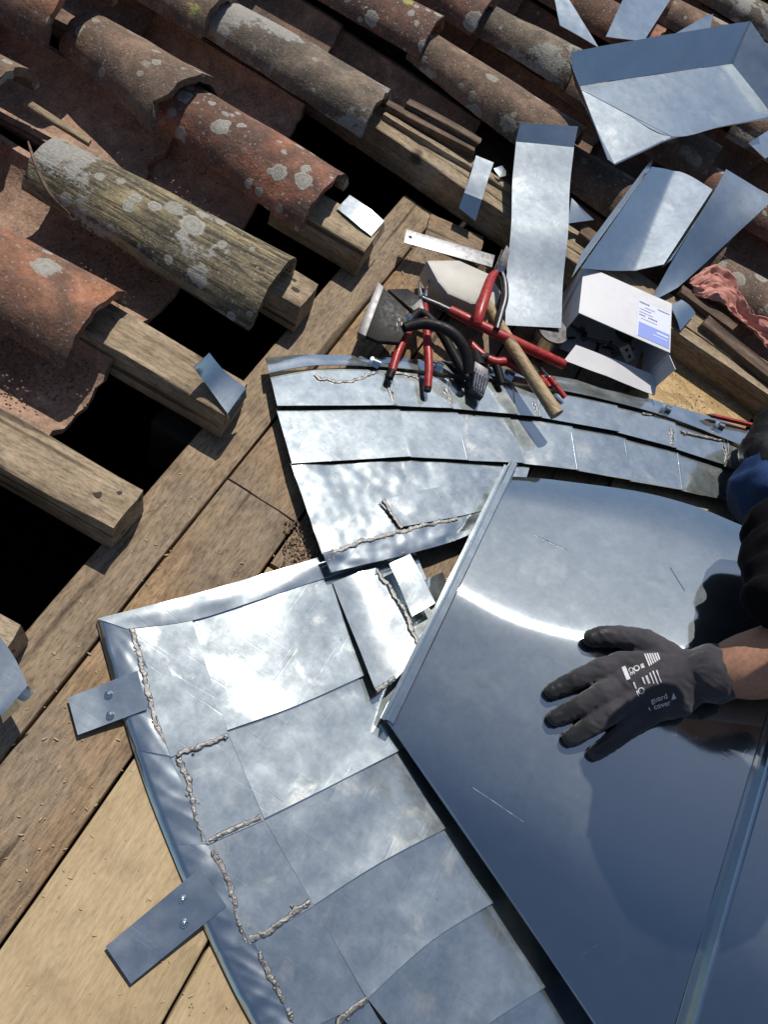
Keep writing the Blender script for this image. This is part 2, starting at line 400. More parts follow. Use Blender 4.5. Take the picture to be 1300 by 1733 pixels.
def mat_tile(name, base, base2, grime=.5, lich=.5, lsize=26.0, pale=0.0, yellow=.2, streak=0.0, lcol=(.40, .39, .345), moss=0.0):
    m, n, l, b = new_mat(name)
    base = tuple(x*1.8 for x in base); base2 = tuple(x*1.72 for x in base2)
    v = coords(n, l)
    big = tex_noise(n, l, v, 11, 5, .65, .4); mid = tex_noise(n, l, v, 40, 6, .7, .4); fine = tex_noise(n, l, v, 240, 4, .65)
    col = ramp(n, l, mid, [(.3, tuple(x*.6 for x in base)), (.5, base), (.72, base2)])
    if moss:
        mm = tex_noise(n, l, v, 17, 6, .7, .8)
        col = mixc(n, l, ramp(n, l, mm, [(.40, g(0)), (.56, g(moss))]), col, (.27, .235, .125))
    if streak:
        mp = n.new('ShaderNodeMapping'); mp.inputs['Scale'].default_value = (.07, 1, 1); l.new(v, mp.inputs[0])
        s = tex_noise(n, l, mp.outputs[0], 120, 5, .7, .6)
        col = mixc(n, l, ramp(n, l, s, [(.42, g(streak)), (.55, g(0))]), col, (.035, .03, .022))
        big2 = math_n(n, l, 'MULTIPLY', s, 1.0)
    else: big2 = mid
    gm = ramp(n, l, math_n(n, l, 'ADD', math_n(n, l, 'MULTIPLY', big, .7), math_n(n, l, 'MULTIPLY', fine, .3)), [(.40, g(0)), (.54, g(grime))])
    col = mixc(n, l, gm, col, (.062, .057, .050))
    col = mixc(n, l, 1.0, col, ramp(n, l, fine, [(.3, g(.55)), (.5, g(1)), (.7, g(1.45))]), 'MULTIPLY')
    # speckle of small lichen
    vs = N(n, 'ShaderNodeTexVoronoi', Scale=125.0); l.new(v, vs.inputs['Vector'])
    spk = ramp(n, l, math_n(n, l, 'ADD', vs.outputs['Distance'], math_n(n, l, 'MULTIPLY', mid, .5)), [(.36, g(.85*lich)), (.47, g(0))])
    col = mixc(n, l, spk, col, tuple(x*.8 for x in lcol))
    # round lichen colonies: random radius per cell, ringed, with ragged rims
    rim = math_n(n, l, 'MULTIPLY', math_n(n, l, 'SUBTRACT', tex_noise(n, l, v, 75, 5, .7), .5), .42)
    hs = None; lm = None
    for k, (sc, lo, hi) in enumerate(((lsize, .30, .18), (lsize*.7, .36, .22), (lsize*1.9, .28, .2))):
        vo = N(n, 'ShaderNodeTexVoronoi', Scale=sc, Randomness=1.0); l.new(v, vo.inputs['Vector'])
        sep = n.new('ShaderNodeSeparateColor'); l.new(vo.outputs['Color'], sep.inputs[0])
        rad = math_n(n, l, 'MULTIPLY', math_n(n, l, 'SUBTRACT', sep.outputs[0], 1-lich*.62), .85, True)
        dd = math_n(n, l, 'ADD', vo.outputs['Distance'], rim)
        mk = math_n(n, l, 'MULTIPLY', math_n(n, l, 'SUBTRACT', rad, dd), 16.0, True)
        ring = ramp(n, l, math_n(n, l, 'DIVIDE', dd, math_n(n, l, 'ADD', rad, .01)), [(0, g(.55)), (.35, g(.85)), (.62, g(.62)), (.85, g(1)), (1, g(.8))])
        c2 = mixc(n, l, 1.0, lcol, ring, 'MULTIPLY')
        if k == 1 and yellow:
            isy = math_n(n, l, 'LESS_THAN', sep.outputs[1], yellow)
            c2 = mixc(n, l, isy, c2, (.29, .30, .10))
        col = mixc(n, l, math_n(n, l, 'MULTIPLY', mk, .88), col, c2)
        lm = mk if lm is None else math_n(n, l, 'MAXIMUM', lm, mk)
    if pale:
        pm = tex_noise(n, l, v, 8.5, 4, .5, .3)
        pk = math_n(n, l, 'MULTIPLY', math_n(n, l, 'SUBTRACT', math_n(n, l, 'ADD', pm, rim), .62-pale*.2), 22.0, True)
        pc = ramp(n, l, fine, [(.3, (.22, .215, .195)), (.7, (.36, .35, .32))])
        col = mixc(n, l, math_n(n, l, 'MULTIPLY', pk, .9), col, pc)
        lm = math_n(n, l, 'MAXIMUM', lm, pk)
    l.new(col, b.inputs['Base Color']); b.inputs['Roughness'].default_value = .9; b.inputs['Specular IOR Level'].default_value = .2
    h = math_n(n, l, 'ADD', math_n(n, l, 'MULTIPLY', mid, .6), math_n(n, l, 'MULTIPLY', fine, .45))
    h = math_n(n, l, 'ADD', h, math_n(n, l, 'MULTIPLY', lm, .22))
    if streak: h = math_n(n, l, 'ADD', h, math_n(n, l, 'MULTIPLY', big2, 1.2*streak))
    bump(n, l, b, h, .9, .0035)
    return m
M['tile_red'] = mat_tile('red_clay_tile', (.155, .066, .042), (.235, .115, .078), .75, .85, 27)
M['tile_orange'] = mat_tile('orange_clay_tile', (.185, .085, .05), (.265, .135, .085), .75, .7, 20, yellow=.15)
M['tile_grey'] = mat_tile('grey_lichen_tile', (.12, .092, .068), (.20, .16, .12), .7, .6, 20, pale=.62)
M['tile_moss'] = mat_tile('moss_streaked_tile', (.20, .16, .092), (.33, .28, .18), .6, .75, 20, pale=.12, streak=.9, yellow=.15, moss=.5)
M['tile_brown'] = mat_tile('brown_clay_tile', (.125, .080, .055), (.20, .137, .098), .62, .85, 24, lcol=(.36, .34, .29))
M['pan'] = mat_tile('brown_pan_tile', (.125, .078, .056), (.205, .135, .10), .6, .35, 60, yellow=0)
M['pan_dusty'] = mat_tile('dusty_pan_tile', (.20, .125, .088), (.30, .205, .15), .4, .4, 70, yellow=0)

# ================================================================== LARGE STRUCTURE
# ---- attic under the roof (dark void between the battens)
def attic():
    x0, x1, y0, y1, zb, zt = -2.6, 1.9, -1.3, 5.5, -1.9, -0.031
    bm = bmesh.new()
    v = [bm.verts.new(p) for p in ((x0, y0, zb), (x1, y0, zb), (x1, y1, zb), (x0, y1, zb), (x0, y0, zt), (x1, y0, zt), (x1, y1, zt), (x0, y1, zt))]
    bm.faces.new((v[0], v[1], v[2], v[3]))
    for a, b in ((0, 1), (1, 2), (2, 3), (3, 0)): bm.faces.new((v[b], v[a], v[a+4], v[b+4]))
    return tag(bm_obj('attic_floor', bm, M['wood_attic_shade'], None, False), kind='structure')
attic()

gm_, gn_, gl_, gb_ = new_mat('dry_grass_ground'); gv_ = coords(gn_, gl_, rnd=False)
gl_.new(ramp(gn_, gl_, tex_noise(gn_, gl_, gv_, .35, 8, .7), [(.35, (.05, .06, .025)), (.5, (.09, .085, .045)), (.68, (.16, .13, .08))]), gb_.inputs['Base Color']); gb_.inputs['Roughness'].default_value = .95
tag(mesh_obj('ground', [(-220, -220, -4.6), (220, -220, -4.6), (220, 220, -4.6), (-220, 220, -4.6)], [(0, 1, 2, 3)], gm_, None, False), kind='structure')
# ---- plank deck
deck = empty('plank_deck', (-0.2, 0.4, 0), kind='structure')
def xl(x0, y): return x0 - 0.0445*(y-0.1)          # the planks lie 2.5 degrees off the Y axis
def plank(x0, x1, y0, y1, mat, seed, z=0.0, name='plank', th=0.026):
    xm = (x0+x1)/2
    return beam(name, (xl(xm, y0), y0, z), (xl(xm, y1), y1, z), x1-x0, th, M[mat], deck, 0.0016, 0.0007, seed)
plank(-.2465, -.1800, -.5, 1.13, 'wood_grey', 1)
plank(-.1765, -.0715, -.5, .468, 'wood_brown', 2, -.001)
plank(-.1765, -.0715, .471, 1.125, 'wood_brown', 12, -.002)
plank(-.0675, .0990, -.5, .40, 'ply', 3, .0)
plank(-.0675, .0405, .408, 1.12, 'wood_brown', 4, -.006)
plank(.1030, .300, -.5, .42, 'ply', 5, -.001)
plank(.0440, .175, .43, 1.12, 'wood_brown', 6, -.007)
plank(.1790, .300, .43, 1.12, 'wood_brown', 7, -.006)
plank(.304, .52, -.5, 1.12, 'ply', 8, -.002)
plank(.524, .74, -.5, 1.12, 'ply', 9, -.001)
plank(.744, .96, -.5, 1.12, 'wood_brown', 10, -.001)
plank(.964, 1.20, -.5, 1.12, 'wood_brown', 11, -.001)
o = prism('strand_board_piece', [W(1090, 590, .012), W(1190, 598, .012), W(1275, 705, .012), W(1240, 760, .012), W(1060, 690, .012)], .011, M['osb'], deck, .0008)
# joists that carry the deck and the battens
for y in (-.42, .50):
    beam('joist', (-.33, y+.02, -.027), (1.25, y+.02, -.027), .07, .12, M['wood_attic_shade'], deck, .003, .001, y)
beam('trimmer', (-.215, -.5, -.028), (-.262, 1.16, -.028), .045, .14, M['wood_grey'], deck, .003, .001, 5)

# ---- battens
bdir = Vector((-math.cos(R(5.7)), -math.sin(R(5.7)), 0))
def batten(end_px, wid, label, seed, z=.06, L=.27, end=None):
    e = end or W(end_px[0], end_px[1], z)
    b = beam('roof_batten', e + bdir*L, e, wid, .058, M['wood_batten'], None, .0025, .0016, seed)
    return tag(b, label, 'batten', 'battens ending on the grey plank')
batten(None, .062, 'weathered batten end under the zinc clip at the lower left edge', 20, end=Vector((-.236, .128, .06)))
batten((217, 862), .062, 'bare batten with a dark knot hole at its cut end, lowest fully seen', 21)
batten((401, 675), .061, 'batten with a bluish zinc clip bent over its end', 22)
batten((525, 500), .058, 'short batten stub with a knot below the moss streaked tile', 23, L=.15)
batten((632, 405), .064, 'batten end with a bright sunlit zinc clip below the red tile', 24, L=.16)
def knot(b, x, y, r, seed):
    bm = bmesh.new(); r *= .8; bmesh.ops.create_icosphere(bm, subdivisions=3, radius=1, matrix=Matrix.Diagonal((r*1.5, r, r*.22, 1)))
    for v in bm.verts: v.co += Vector((nz(v.co, 160, seed), nz(v.co, 160, seed+1), 0))*r*.5
    vs = [v.co.copy() for v in bm.verts]; fs = [[w.index for w in f.verts] for f in bm.faces]; bm.free()
    o = mesh_obj('knot', vs, fs, M['knot'], None, 'all', origin=Vector((0, 0, 0))); o.location = (x, y, -.0004); o.parent = b
bts = [o for o in C.objects if o.name.startswith('roof_batten')]
for b, x, y, r in ((1, .232, -.002, .006), (1, .250, .012, .0045), (3, .128, -.005, .006), (3, .118, .010, .004), (2, .085, .004, .003)): knot(bts[b], x, y, r, b)
# ---- the long split beam: three strips lying side by side
root = empty('split_beam', W(760, 270, 0), 'long greyed beam split lengthwise running down towards the white box', 'beam')
ua = Vector((math.cos(R(4.0)), math.sin(R(4.0))*0.25, 0)).normalized(); pa = Vector((-.125, 1.199, .062)); perp = Vector((-ua.y, ua.x, 0))
for off, wid, dz, x0, x1, s in ((-.0270, .026, 0, -.30, 1.3, 31), (.0005, .027, .001, -.31, 1.3, 32), (.0290, .027, -.002, -.42, 1.3, 33)):
    A = pa + perp*off + ua*(x0); B = pa + perp*off + ua*x1; A.z = B.z = .062+dz
    beam('beam_strip', A, B, wid, .06, M['wood_batten'], root, .002, .0016, s, wob=.0015)
A = pa + ua*(-1.6); B = pa + ua*(-.30); A.z = B.z = .056
beam('beam_body', A, B, .075, .056, M['wood_grey'], root, .002, .0012, 34)

# ---- canal tiles
tiles = empty('tiled_roof', (-0.6, 0.9, 0), 'old clay barrel tile roof with lichen and bare battens at its edge', 'roof')
def tile(A, B, rA, rB, mat, kind='cover', th=.013, seed=0, label=None, chip=.004, na=20, nl=26, flat=.86, tw=0.0):
    A = Vector(A); B = Vector(B); x = B-A; L = x.length; rot = frame(x)
    verts = []; ang0 = R(4) if kind == 'cover' else R(12)
    for side in (0, 1):
        for i in range(nl+1):
            t = i/nl; r = rA*(1-t)+rB*t
            for k in range(na+1):
                a = ang0 + (math.pi-2*ang0)*k/na
                wob = 1 + (.085 if kind == 'cover' else .03)*nz((t*1.8, a*1.1, seed), 1, seed) + .02*nz((t*7, a*4, seed), 1, seed+5)
                rr = r*wob - (th if side else 0)*(1 if kind == 'cover' else -1)*(1+.25*nz((t*9, a*6, 1), 1, seed))
                y = rr*math.cos(a); z = flat*rr*math.sin(a)*(1 if kind == 'cover' else -1)
                if kind == 'pan': z = -.72*rr*math.sin(a)
                s = t*L
                edge = nz((a*3.5, i == 0, 0), 1, seed+11)*chip*.9 + nz((a*11, 3, i == 0), 1, seed+8)*chip*.55
                c2 = nz((a*1.6+seed, 0, 5), 1, seed+2)*.6
                if i == nl: s += edge - (max(0, c2-.25)*chip*9)
                if i == 0: s += edge
                if i == nl-1: s += edge*.6
                se = nz((t*11, 7 if k == 0 else 2, 0), 1, seed+13)*chip*.5 if k in (0, na) else 0
                verts.append(Vector((s, y + (se if k == na else -se), z)))
    F = []; w = na+1; Nn = (nl+1)*w
    fl = kind == 'pan'
    for i in range(nl):
        for k in range(na):
            q = (i*w+k, i*w+k+1, (i+1)*w+k+1, (i+1)*w+k)
            F.append(q[::-1]); F.append(tuple(j+Nn for j in q))
    lp = [k for k in range(w)] + [i*w+na for i in range(1, nl+1)] + [nl*w+k for k in range(na-1, -1, -1)] + [i*w for i in range(nl-1, 0, -1)]
    for a, b in zip(lp, lp[1:]+lp[:1]): F.append((a, b, b+Nn, a+Nn))
    if fl: F = [f[::-1] for f in F]
    o = mesh_obj('cover_tile' if kind == 'cover' else 'pan_tile', verts, F, M[mat], tiles, 60, origin=A, rot=rot)
    if label: o['label'] = label
    return o
zb = .060; zu = .077
# column over the second batten and leftwards
tile((-.81, .455, zb), (-.423, .497, zb), .052, .070, 'tile_orange', seed=1, label='orange clay cover tile with round pale lichen at the left edge')
tile((-1.15, .47, zb), (-.720, .53, zu), .052, .066, 'tile_red', seed=2)
tile((-.655, .664, zb), (-.300, .706, zb), .052, .070, 'tile_moss', seed=3, label='moss streaked cover tile that looks like an old log', th=.014, chip=.003)
tile((-1.12, .655, zb+.01), (-.738, .700, zu+.010), .055, .060, 'tile_brown', seed=4, chip=.008)
tile((-.624, .909, zb), (-.346, .910, zb), .055, .072, 'tile_red', seed=5, label='red clay cover tile dotted with many round white lichens')
tile((-.800, .916, zb), (-.590, .893, zu), .053, .074, 'tile_brown', seed=6, chip=.006, label='broken grey cover tile lapping over the red tile')
tile((-1.22, .87, zb+.02), (-.792, .900, zu+.015), .070, .088, 'tile_orange', seed=7)
tile((-.712, 1.136, zb), (-.401, 1.167, zb), .049, .062, 'tile_grey', seed=8, label='cover tile with broad pale grey lichen crust')
tile((-1.06, 1.09, zb), (-.69, 1.112, zu), .048, .058, 'tile_brown', seed=9)
tile((-.45, 1.412, zb), (-.102, 1.400, zb), .047, .072, 'tile_brown', seed=10, label='brown cover tile with lichen beside the upright zinc strip')
tile((-.80, 1.385, zb), (-.432, 1.42, zu), .047, .060, 'tile_red', seed=11)
tile((-1.15, 1.35, zb), (-.77, 1.39, zu+.005), .047, .060, 'tile_brown', seed=12)
tile((-.42, 1.612, zb), (-.203, 1.652, zb), .046, .060, 'tile_grey', seed=13)
tile((-.79, 1.57, zb), (-.395, 1.580, zu), .046, .058, 'tile_red', seed=14)
tile((-.14, 1.40, zb-.022), (.24, 1.418, zb-.015), .05, .070, 'tile_brown', seed=15)
tile((-.24, 1.65, zb-.022), (.14, 1.665, zb-.015), .05, .068, 'tile_brown', seed=16)
# columns to the left of the lowest full batten
tile((-.85, .25, zb), (-.452, .292, zb), .052, .066, 'tile_brown', seed=17)
tile((-.86, .03, zb), (-.47, .075, zb), .052, .068, 'tile_red', seed=18)
tile((-1.17, .22, zb), (-.80, .255, zu), .052, .066, 'tile_red', seed=19)
tile((-.86, -.19, zb), (-.47, -.145, zb), .052, .068, 'tile_brown', seed=25); tile((-.86, -.41, zb), (-.48, -.365, zb), .052, .068, 'tile_orange', seed=26)
sd = 40; mats = ['tile_brown', 'tile_red', 'tile_grey', 'tile_brown', 'tile_orange']
for yc in (1.90, 2.14, 2.38, 2.62, 2.86, 3.10):
    x = 1.25 + random.uniform(-.1, .1); first = True
    while x > -1.0:
        if yc < 2.5 or x > -.6:
            L = .40; dz = 0 if first else .017
            j = random.uniform(-.012, .012)
            tile((x-L, yc+j-.02, zb-.01), (x, yc+j+.012, zb+dz-.008), .047, .062, mats[sd % 5], seed=sd, na=14, nl=14)
        sd += 1; first = False; x -= .335 + random.uniform(-.02, .02)
for yc, xs in ((1.41, (.60, .93, 1.26)), (1.66, (.50, .84, 1.18))):
    for x in xs:
        tile((x-.40, yc-.02, zb-.03), (x, yc+.012, zb-.012), .05, .064, mats[sd % 5], seed=sd, na=14, nl=14); sd += 1
for yc, xe in ((-.40, -.80), (-.18, -.80), (.03, -.80), (-.40, -1.13), (-.18, -1.13), (.03, -1.13), (.24, -1.13), (.46, -1.13), (.60, -1.06), (.86, -1.17), (1.08, -1.03)):
    tile((xe-.40, yc-.02, zb), (xe, yc, zu), .05, .07, mats[sd % 5], seed=sd, na=14, nl=14); sd += 1
# pans between the columns (lowest first, each lapped by the one above)
def pans(yc, ends, r=.080, slope=.11, dusty=(), z=.056):
    global sd
    for i, xe in enumerate(ends):
        L = .38; dz = .0 if i == 0 else .010
        A = (xe-L, yc - slope*(L/2+.1) + (slope*(xe+.45)), z-.004); B = (xe, yc + slope*(xe+.45), z+dz)
        tile(A, B, r*1.04, r*.92, 'pan_dusty' if i in dusty else 'pan', 'pan', .011, sd, chip=.006, na=14, nl=16); sd += 1
pans(-.055, (-.43, -.75, -1.07)); pans(-.275, (-.43, -.75, -1.07))
pans(.165, (-.42, -.74, -1.06))
pans(.41, (-.393, -.71, -1.03), dusty=(0,))
pans(.622, (-.424, -.75, -1.07), dusty=(0,))
pans(.830, (-.44, -.600, -.92), dusty=(0, 1), r=.085)
pans(1.050, (-.505, -.80, -1.12), dusty=(0,))
pans(1.285, (-.27, -.58, -.90), slope=.06, dusty=())
for yc in (1.53, 1.775, 2.02, 2.26, 2.50, 2.74, 2.98):
    pans(yc, (1.2, .88, .56, .24, -.08, -.40, -.72) if yc < 2.6 else (1.2, .88, .56, .24, -.08), slope=.02, r=.088, z=.050)
pans(1.30, (1.22, .90, .58, .26), slope=.0, r=.066, z=.036)
# unseen boards added under the tiles to keep sunlight out of the attic
for i, (x0, x1, y0, y1) in enumerate(((-2.6, -.98, -1.3, 5.5), (-.98, -.60, -1.3, 1.24), (-.96, 1.9, 1.255, 5.5), (1.21, 1.9, -1.3, 1.24))):
    me = [(x0, y0, -.012), (x1, y0, -.012), (x1, y1, -.012), (x0, y1, -.012), (x0, y0, -.03), (x1, y0, -.03), (x1, y1, -.03), (x0, y1, -.03)]
    mesh_obj('light_block_board', me, [(0, 1, 2, 3), (7, 6, 5, 4), (1, 0, 4, 5), (2, 1, 5, 6), (3, 2, 6, 7), (0, 3, 7, 4)], M['wood_dark'], tiles, False)

# broken laths lying on the split beam
def lath(a, b, w, h, label, seed, mat='wood_dark'):
    o = beam('roof_lath', P3(a), P3(b), w, h, M[mat], None, .0015, .0022, seed, wob=.004)
    return tag(o, label, 'lath', 'broken laths on the split beam')
lath((655, 172, .082), (806, 252, .080), .017, .014, 'rough brown lath lying on the split beam', 51)
lath((690, 170, .090), (812, 238, .088), .020, .013, 'short broken reddish lath behind the rough brown one', 52)
lath((652, 190, .072), (880, 330, .070), .012, .011, 'thin grey lath along the edge of the split beam', 53, 'wood_batten')
lath((1155, 487, .075), (1245, 552, .074), .022, .012, 'dark lath stub beside the white box', 54)
lath((1195, 540, .078), (1320, 640, .078), .030, .015, 'dark board end at the right edge below the pink cloth', 55)
lath((985, 388, .078), (1010, 405, .078), .03, .014, 'bit of brown lath between strip and folded zinc sheet', 56)
o = beam('wood_offcut', W(725, 380, .012), W(815, 420, .012), .06, .012, M['wood_brown'], None, .001, .0012, 57)
tag(o, 'short brown offcut board under the steel ruler', 'offcut')
lath((38, 168, .085), (152, 238, .060), .012, .008, 'thin pale lath slipped between the tiles at the upper left', 58, 'wood_batten')
# a dry twig on the moss streaked tile
o = tube_obj('twig', [W(47, 240, .115), W(62, 285, .125), W(85, 330, .118), W(118, 362, .10)], [.0012, .0028, .003, .0008], M['wood_dark'], None, 6, smooth_pts=True)
tag(o, 'thin curved dry twig lying across the moss streaked tile', 'twig')

# ================================================================== ZINC WORK
# ---- height fields
crease = [P3(t) for t in ((478, 940, .03), (487, 1060, .03), (505, 1190, .03), (555, 1300, .03), (640, 1440, .03), (725, 1585, .03), (850, 1745, .03), (1010, 1950, .03))]
def crease_d(x, y):
    """signed distance to the crease, positive on its left"""
    best = 9; sgn = 1
    for a, b in zip(crease, crease[1:]):
        ex, ey = b.x-a.x, b.y-a.y; t = max(0, min(1, ((x-a.x)*ex+(y-a.y)*ey)/(ex*ex+ey*ey)))
        dx, dy = x-(a.x+ex*t), y-(a.y+ey*t); d = math.hypot(dx, dy)
        if d < best:
            best = d; sgn = 1 if ex*dy-ey*dx < 0 else -1
    return best*sgn
CR_Z, CR_L, CR_R = .0130, .026, .07
def zL(x, y):
    d = crease_d(x, y); k = .012
    soft = math.sqrt(d*d+k*k)-k*.6
    z = CR_Z - (CR_L*soft if d > 0 else CR_R*soft)
    return max(z, .0045) if d < 0 else max(z, .0062)
FA, FB = W(748, 958, .080), W(1004, 1062, .110)          # the soft fold that catches the sun on the big panel
fdx, fdy = FB.x-FA.x, FB.y-FA.y; fl = math.hypot(fdx, fdy); fnx, fny = -fdy/fl, fdx/fl
def zP(x, y):
    dx = x-.146; dy = y-.56
    q = .30*dx*dx if dx < .30 else .30*.09+.18*(dx-.30)
    t = ((x-FA.x)*fdx+(y-FA.y)*fdy)/(fl*fl)
    d = (x-FA.x)*fnx+(y-FA.y)*fny + .020*math.sin(max(-.4, min(1.6, t))*2.6)*1.0
    w = .013; sd_ = math.sqrt(d*d+w*w)-w
    e_ = y-.28; droop = .32*(e_-math.sqrt(e_*e_+.0016))/2          # the near edge droops onto the lower flashing
    return .061 + droop + .185*dx + q*(1 if dx > 0 else 0) + .045*dy - (.095 if d > 0 else .135)*sd_
def PL(px, py, off=0.0): return WS(px, py, zL, off)
def PP(px, py, off=0.0): return WS(px, py, zP, off)

def beads(name, pts, r, parent, seed=0, step=.9, zr=.75, jit=.35):
    """a run of overlapping solder drops along a polyline of Vectors"""
    rnd = random.Random(seed); bm = bmesh.new(); L = sum((b-a).length for a, b in zip(pts, pts[1:])); n_ = max(10, int(L/.0008)); na = 11; prev = None
    for i in range(n_+1):
        p = poly_at(pts, i/n_); q = poly_at(pts, min(1, i/n_+.02)) - poly_at(pts, max(0, i/n_-.02)); t = Vector((-q.y, q.x, 0)).normalized(); sl = i/n_*L
        p = p + t*(nz((sl*75, seed, 0), 1, seed)*r*1.1)
        w0 = r*max(.5, 1.25+1.0*nz((sl*210, seed, 0), 1, seed)); w1 = r*max(.5, 1.25+1.0*nz((sl*210, seed, 5), 1, seed+1)); row = []
        amp = r*max(.12, .50+.75*nz((sl*120, 2, seed), 1, seed+6))
        for k in range(na):
            a = -1+2*k/(na-1); y = a*(w0 if a > 0 else w1); prof = max(0, 1-abs(a)**2.4)
            c = Vector((sl*430, y*430, seed*1.3)); rid = abs(noise.noise(c))*1.5 + .6*noise.noise(c*2.1)
            row.append(bm.verts.new(p + t*y + Vector((0, 0, prof*amp*.45*(.6+.7*rid) - (.0010 if k in (0, na-1) else 0)))))
        if prev:
            for k in range(na-1): bm.faces.new((prev[k], prev[k+1], row[k+1], row[k]))
        prev = row
    for k in range(int(L/.022)):
        p = poly_at(pts, rnd.random()); rr = r*rnd.uniform(.3, .65)
        bmesh.ops.create_icosphere(bm, subdivisions=2, radius=1, matrix=Matrix.Translation(p+Vector((rnd.uniform(-1, 1)*r*1.9, rnd.uniform(-1, 1)*r*1.9, rr*.1))) @ Matrix.Diagonal((rr*1.4, rr, rr*.6, 1)))
    bmesh.ops.recalc_face_normals(bm, faces=bm.faces)
    return bm_obj(name, bm, M['solder'], parent, 'all')
def bz(u, v, lo, hi): return lo*(1-v)+hi*v

# ---- lower flashing (left foreground)
LF = empty('zinc_flashing', PL(300, 1250), 'large patched zinc flashing with soldered seams and two riveted tabs on the yellow boards', 'flashing')
seams = [[(321, 1046), (438, 1009), (555, 972), (700, 926)],
         [(382, 1232), (502, 1189), (619, 1137), (760, 1075)],
         [(444, 1381), (561, 1323), (690, 1257), (830, 1185)],
         [(528, 1527), (638, 1456), (757, 1394), (900, 1320)],
         [(618, 1685), (725, 1588), (838, 1519), (980, 1440)],
         [(720, 1812), (817, 1731), (900, 1677), (1060, 1575)],
         [(830, 1960), (930, 1870), (1020, 1805), (1180, 1710)]]
def patch(A, B, parent, name='zinc_patch', zf=zL, lift=.0042, top=.0006, nu=40, nv=26, amp=.0007, seed=0, mat='zinc', th=.0009, buckle=0.0):
    """a soldered zinc patch between two pixel polylines; its lower edge rides over the next patch"""
    a = [WS(x, y, zf) for x, y in A]; b = [WS(x, y, zf) for x, y in B]
    a = smooth_poly(a, 4); b = smooth_poly(b, 4)
    def P(u, v):
        p = poly_at(a, u).lerp(poly_at(b, u), v)
        d = amp*(nz(p, 16, seed) + .45*nz(p, 38, seed+2))
        if buckle: d += buckle*(v**3)*(.5+.5*math.sin(u*9+seed*2.1))*.5
        p.z = zf(p.x, p.y) + top + (lift-top)*v**2.2 + d
        return p
    return sheet(name, P, nu, nv, M[mat], parent, th)
for k in range(6):
    A = seams[k]; B = [(x+1.5, y+5) for x, y in seams[k+1]]
    patch(A, B, LF, seed=60+k, buckle=.0012, nu=56, amp=.0008)
wl_ = [(215, 1058), (287, 1278), (350, 1425), (420, 1595), (505, 1745), (605, 1940)]
la = [(323, 1045), (384, 1238), (445, 1384), (529, 1529), (620, 1690), (722, 1860)]
zA = lambda x, y: zL(x, y)+.0022
for k in range(5):
    A = [wl_[k], la[k]]; B = [(wl_[k+1][0]+1, wl_[k+1][1]+4), (la[k+1][0]+1, la[k+1][1]+4)]
    patch(A, B, LF, zf=zA, seed=80+k, nu=24, nv=30, lift=.003, amp=.0006)
# folded hem along the left side, buckled between the fold lines
ho = [(162, 1048), (225, 1268), (285, 1430), (365, 1612), (432, 1742), (530, 1930)]
for k in range(5):
    a0, a1 = ho[k], ho[k+1]; b0, b1 = wl_[k], wl_[k+1]
    def wr(u, v, p, k=k):
        return Vector((0, 0, .0024*math.sin(math.pi*min(1, v*1.1))*(.6+.9*nz((u*5.2+v*1.2, v*.8, k), 1, k)) + .0012*(1-2*abs(nz((u*3.6-v*1.5, v*.9, k), 1, k+3)))*v - .004*max(0, .12-v)/.12))
    o_pts = [PL(*a0, .003), PL(a0[0]*.5+a1[0]*.5-2, a0[1]*.5+a1[1]*.5, .003), PL(*a1, .0034)]
    i_pts = [PL(b0[0]+9, b0[1], .0025), PL(b0[0]*.5+b1[0]*.5+10, b0[1]*.5+b1[1]*.5, .0025), PL(b1[0]+9, b1[1]+3, .0035)]
    for p in o_pts: p.z = .0078
    strip('hem', o_pts, i_pts, M['zinc_clean'], LF, .0035, 44, 14, wr)
def wt(u, v, p): return Vector((0, 0, .002*math.sin(math.pi*v)*(.5+nz((u*6, v, 2), 1, 7)) + .0006*nz(p, 40, 3)))
strip('hem', [PL(163, 1047, .004), PL(350, 999, .004), PL(545, 941, .004), PL(690, 893, .0)], [PL(214, 1064, .0045), PL(325, 1050, .0035), PL(440, 1014, .0035), PL(556, 976, .003), PL(700, 930, 0)], M['zinc_clean'], LF, .003, 60, 10, wt)
# solder runs
def LP(px, o=.0045): return [PL(x, y, o) for x, y in px]
for i, (px, r) in enumerate((([(221, 1064), (236, 1110), (248, 1165), (262, 1220), (281, 1264)], .0042), ([(300, 1280), (316, 1318), (328, 1370), (346, 1422)], .0042),
                             ([(362, 1438), (385, 1490), (402, 1545), (420, 1594)], .0042), ([(438, 1612), (462, 1660), (485, 1705), (508, 1745)], .0042),
                             ([(298, 1277), (340, 1262), (384, 1243)], .0040), ([(352, 1421), (400, 1400), (441, 1384)], .0036),
                             ([(424, 1594), (470, 1566), (500, 1543), (526, 1530)], .0042), ([(570, 1735), (600, 1708), (622, 1690)], .004))):
    beads('solder_seam', LP(px, .0036 if i < 4 else .0056), r*.62, LF, 100+i)
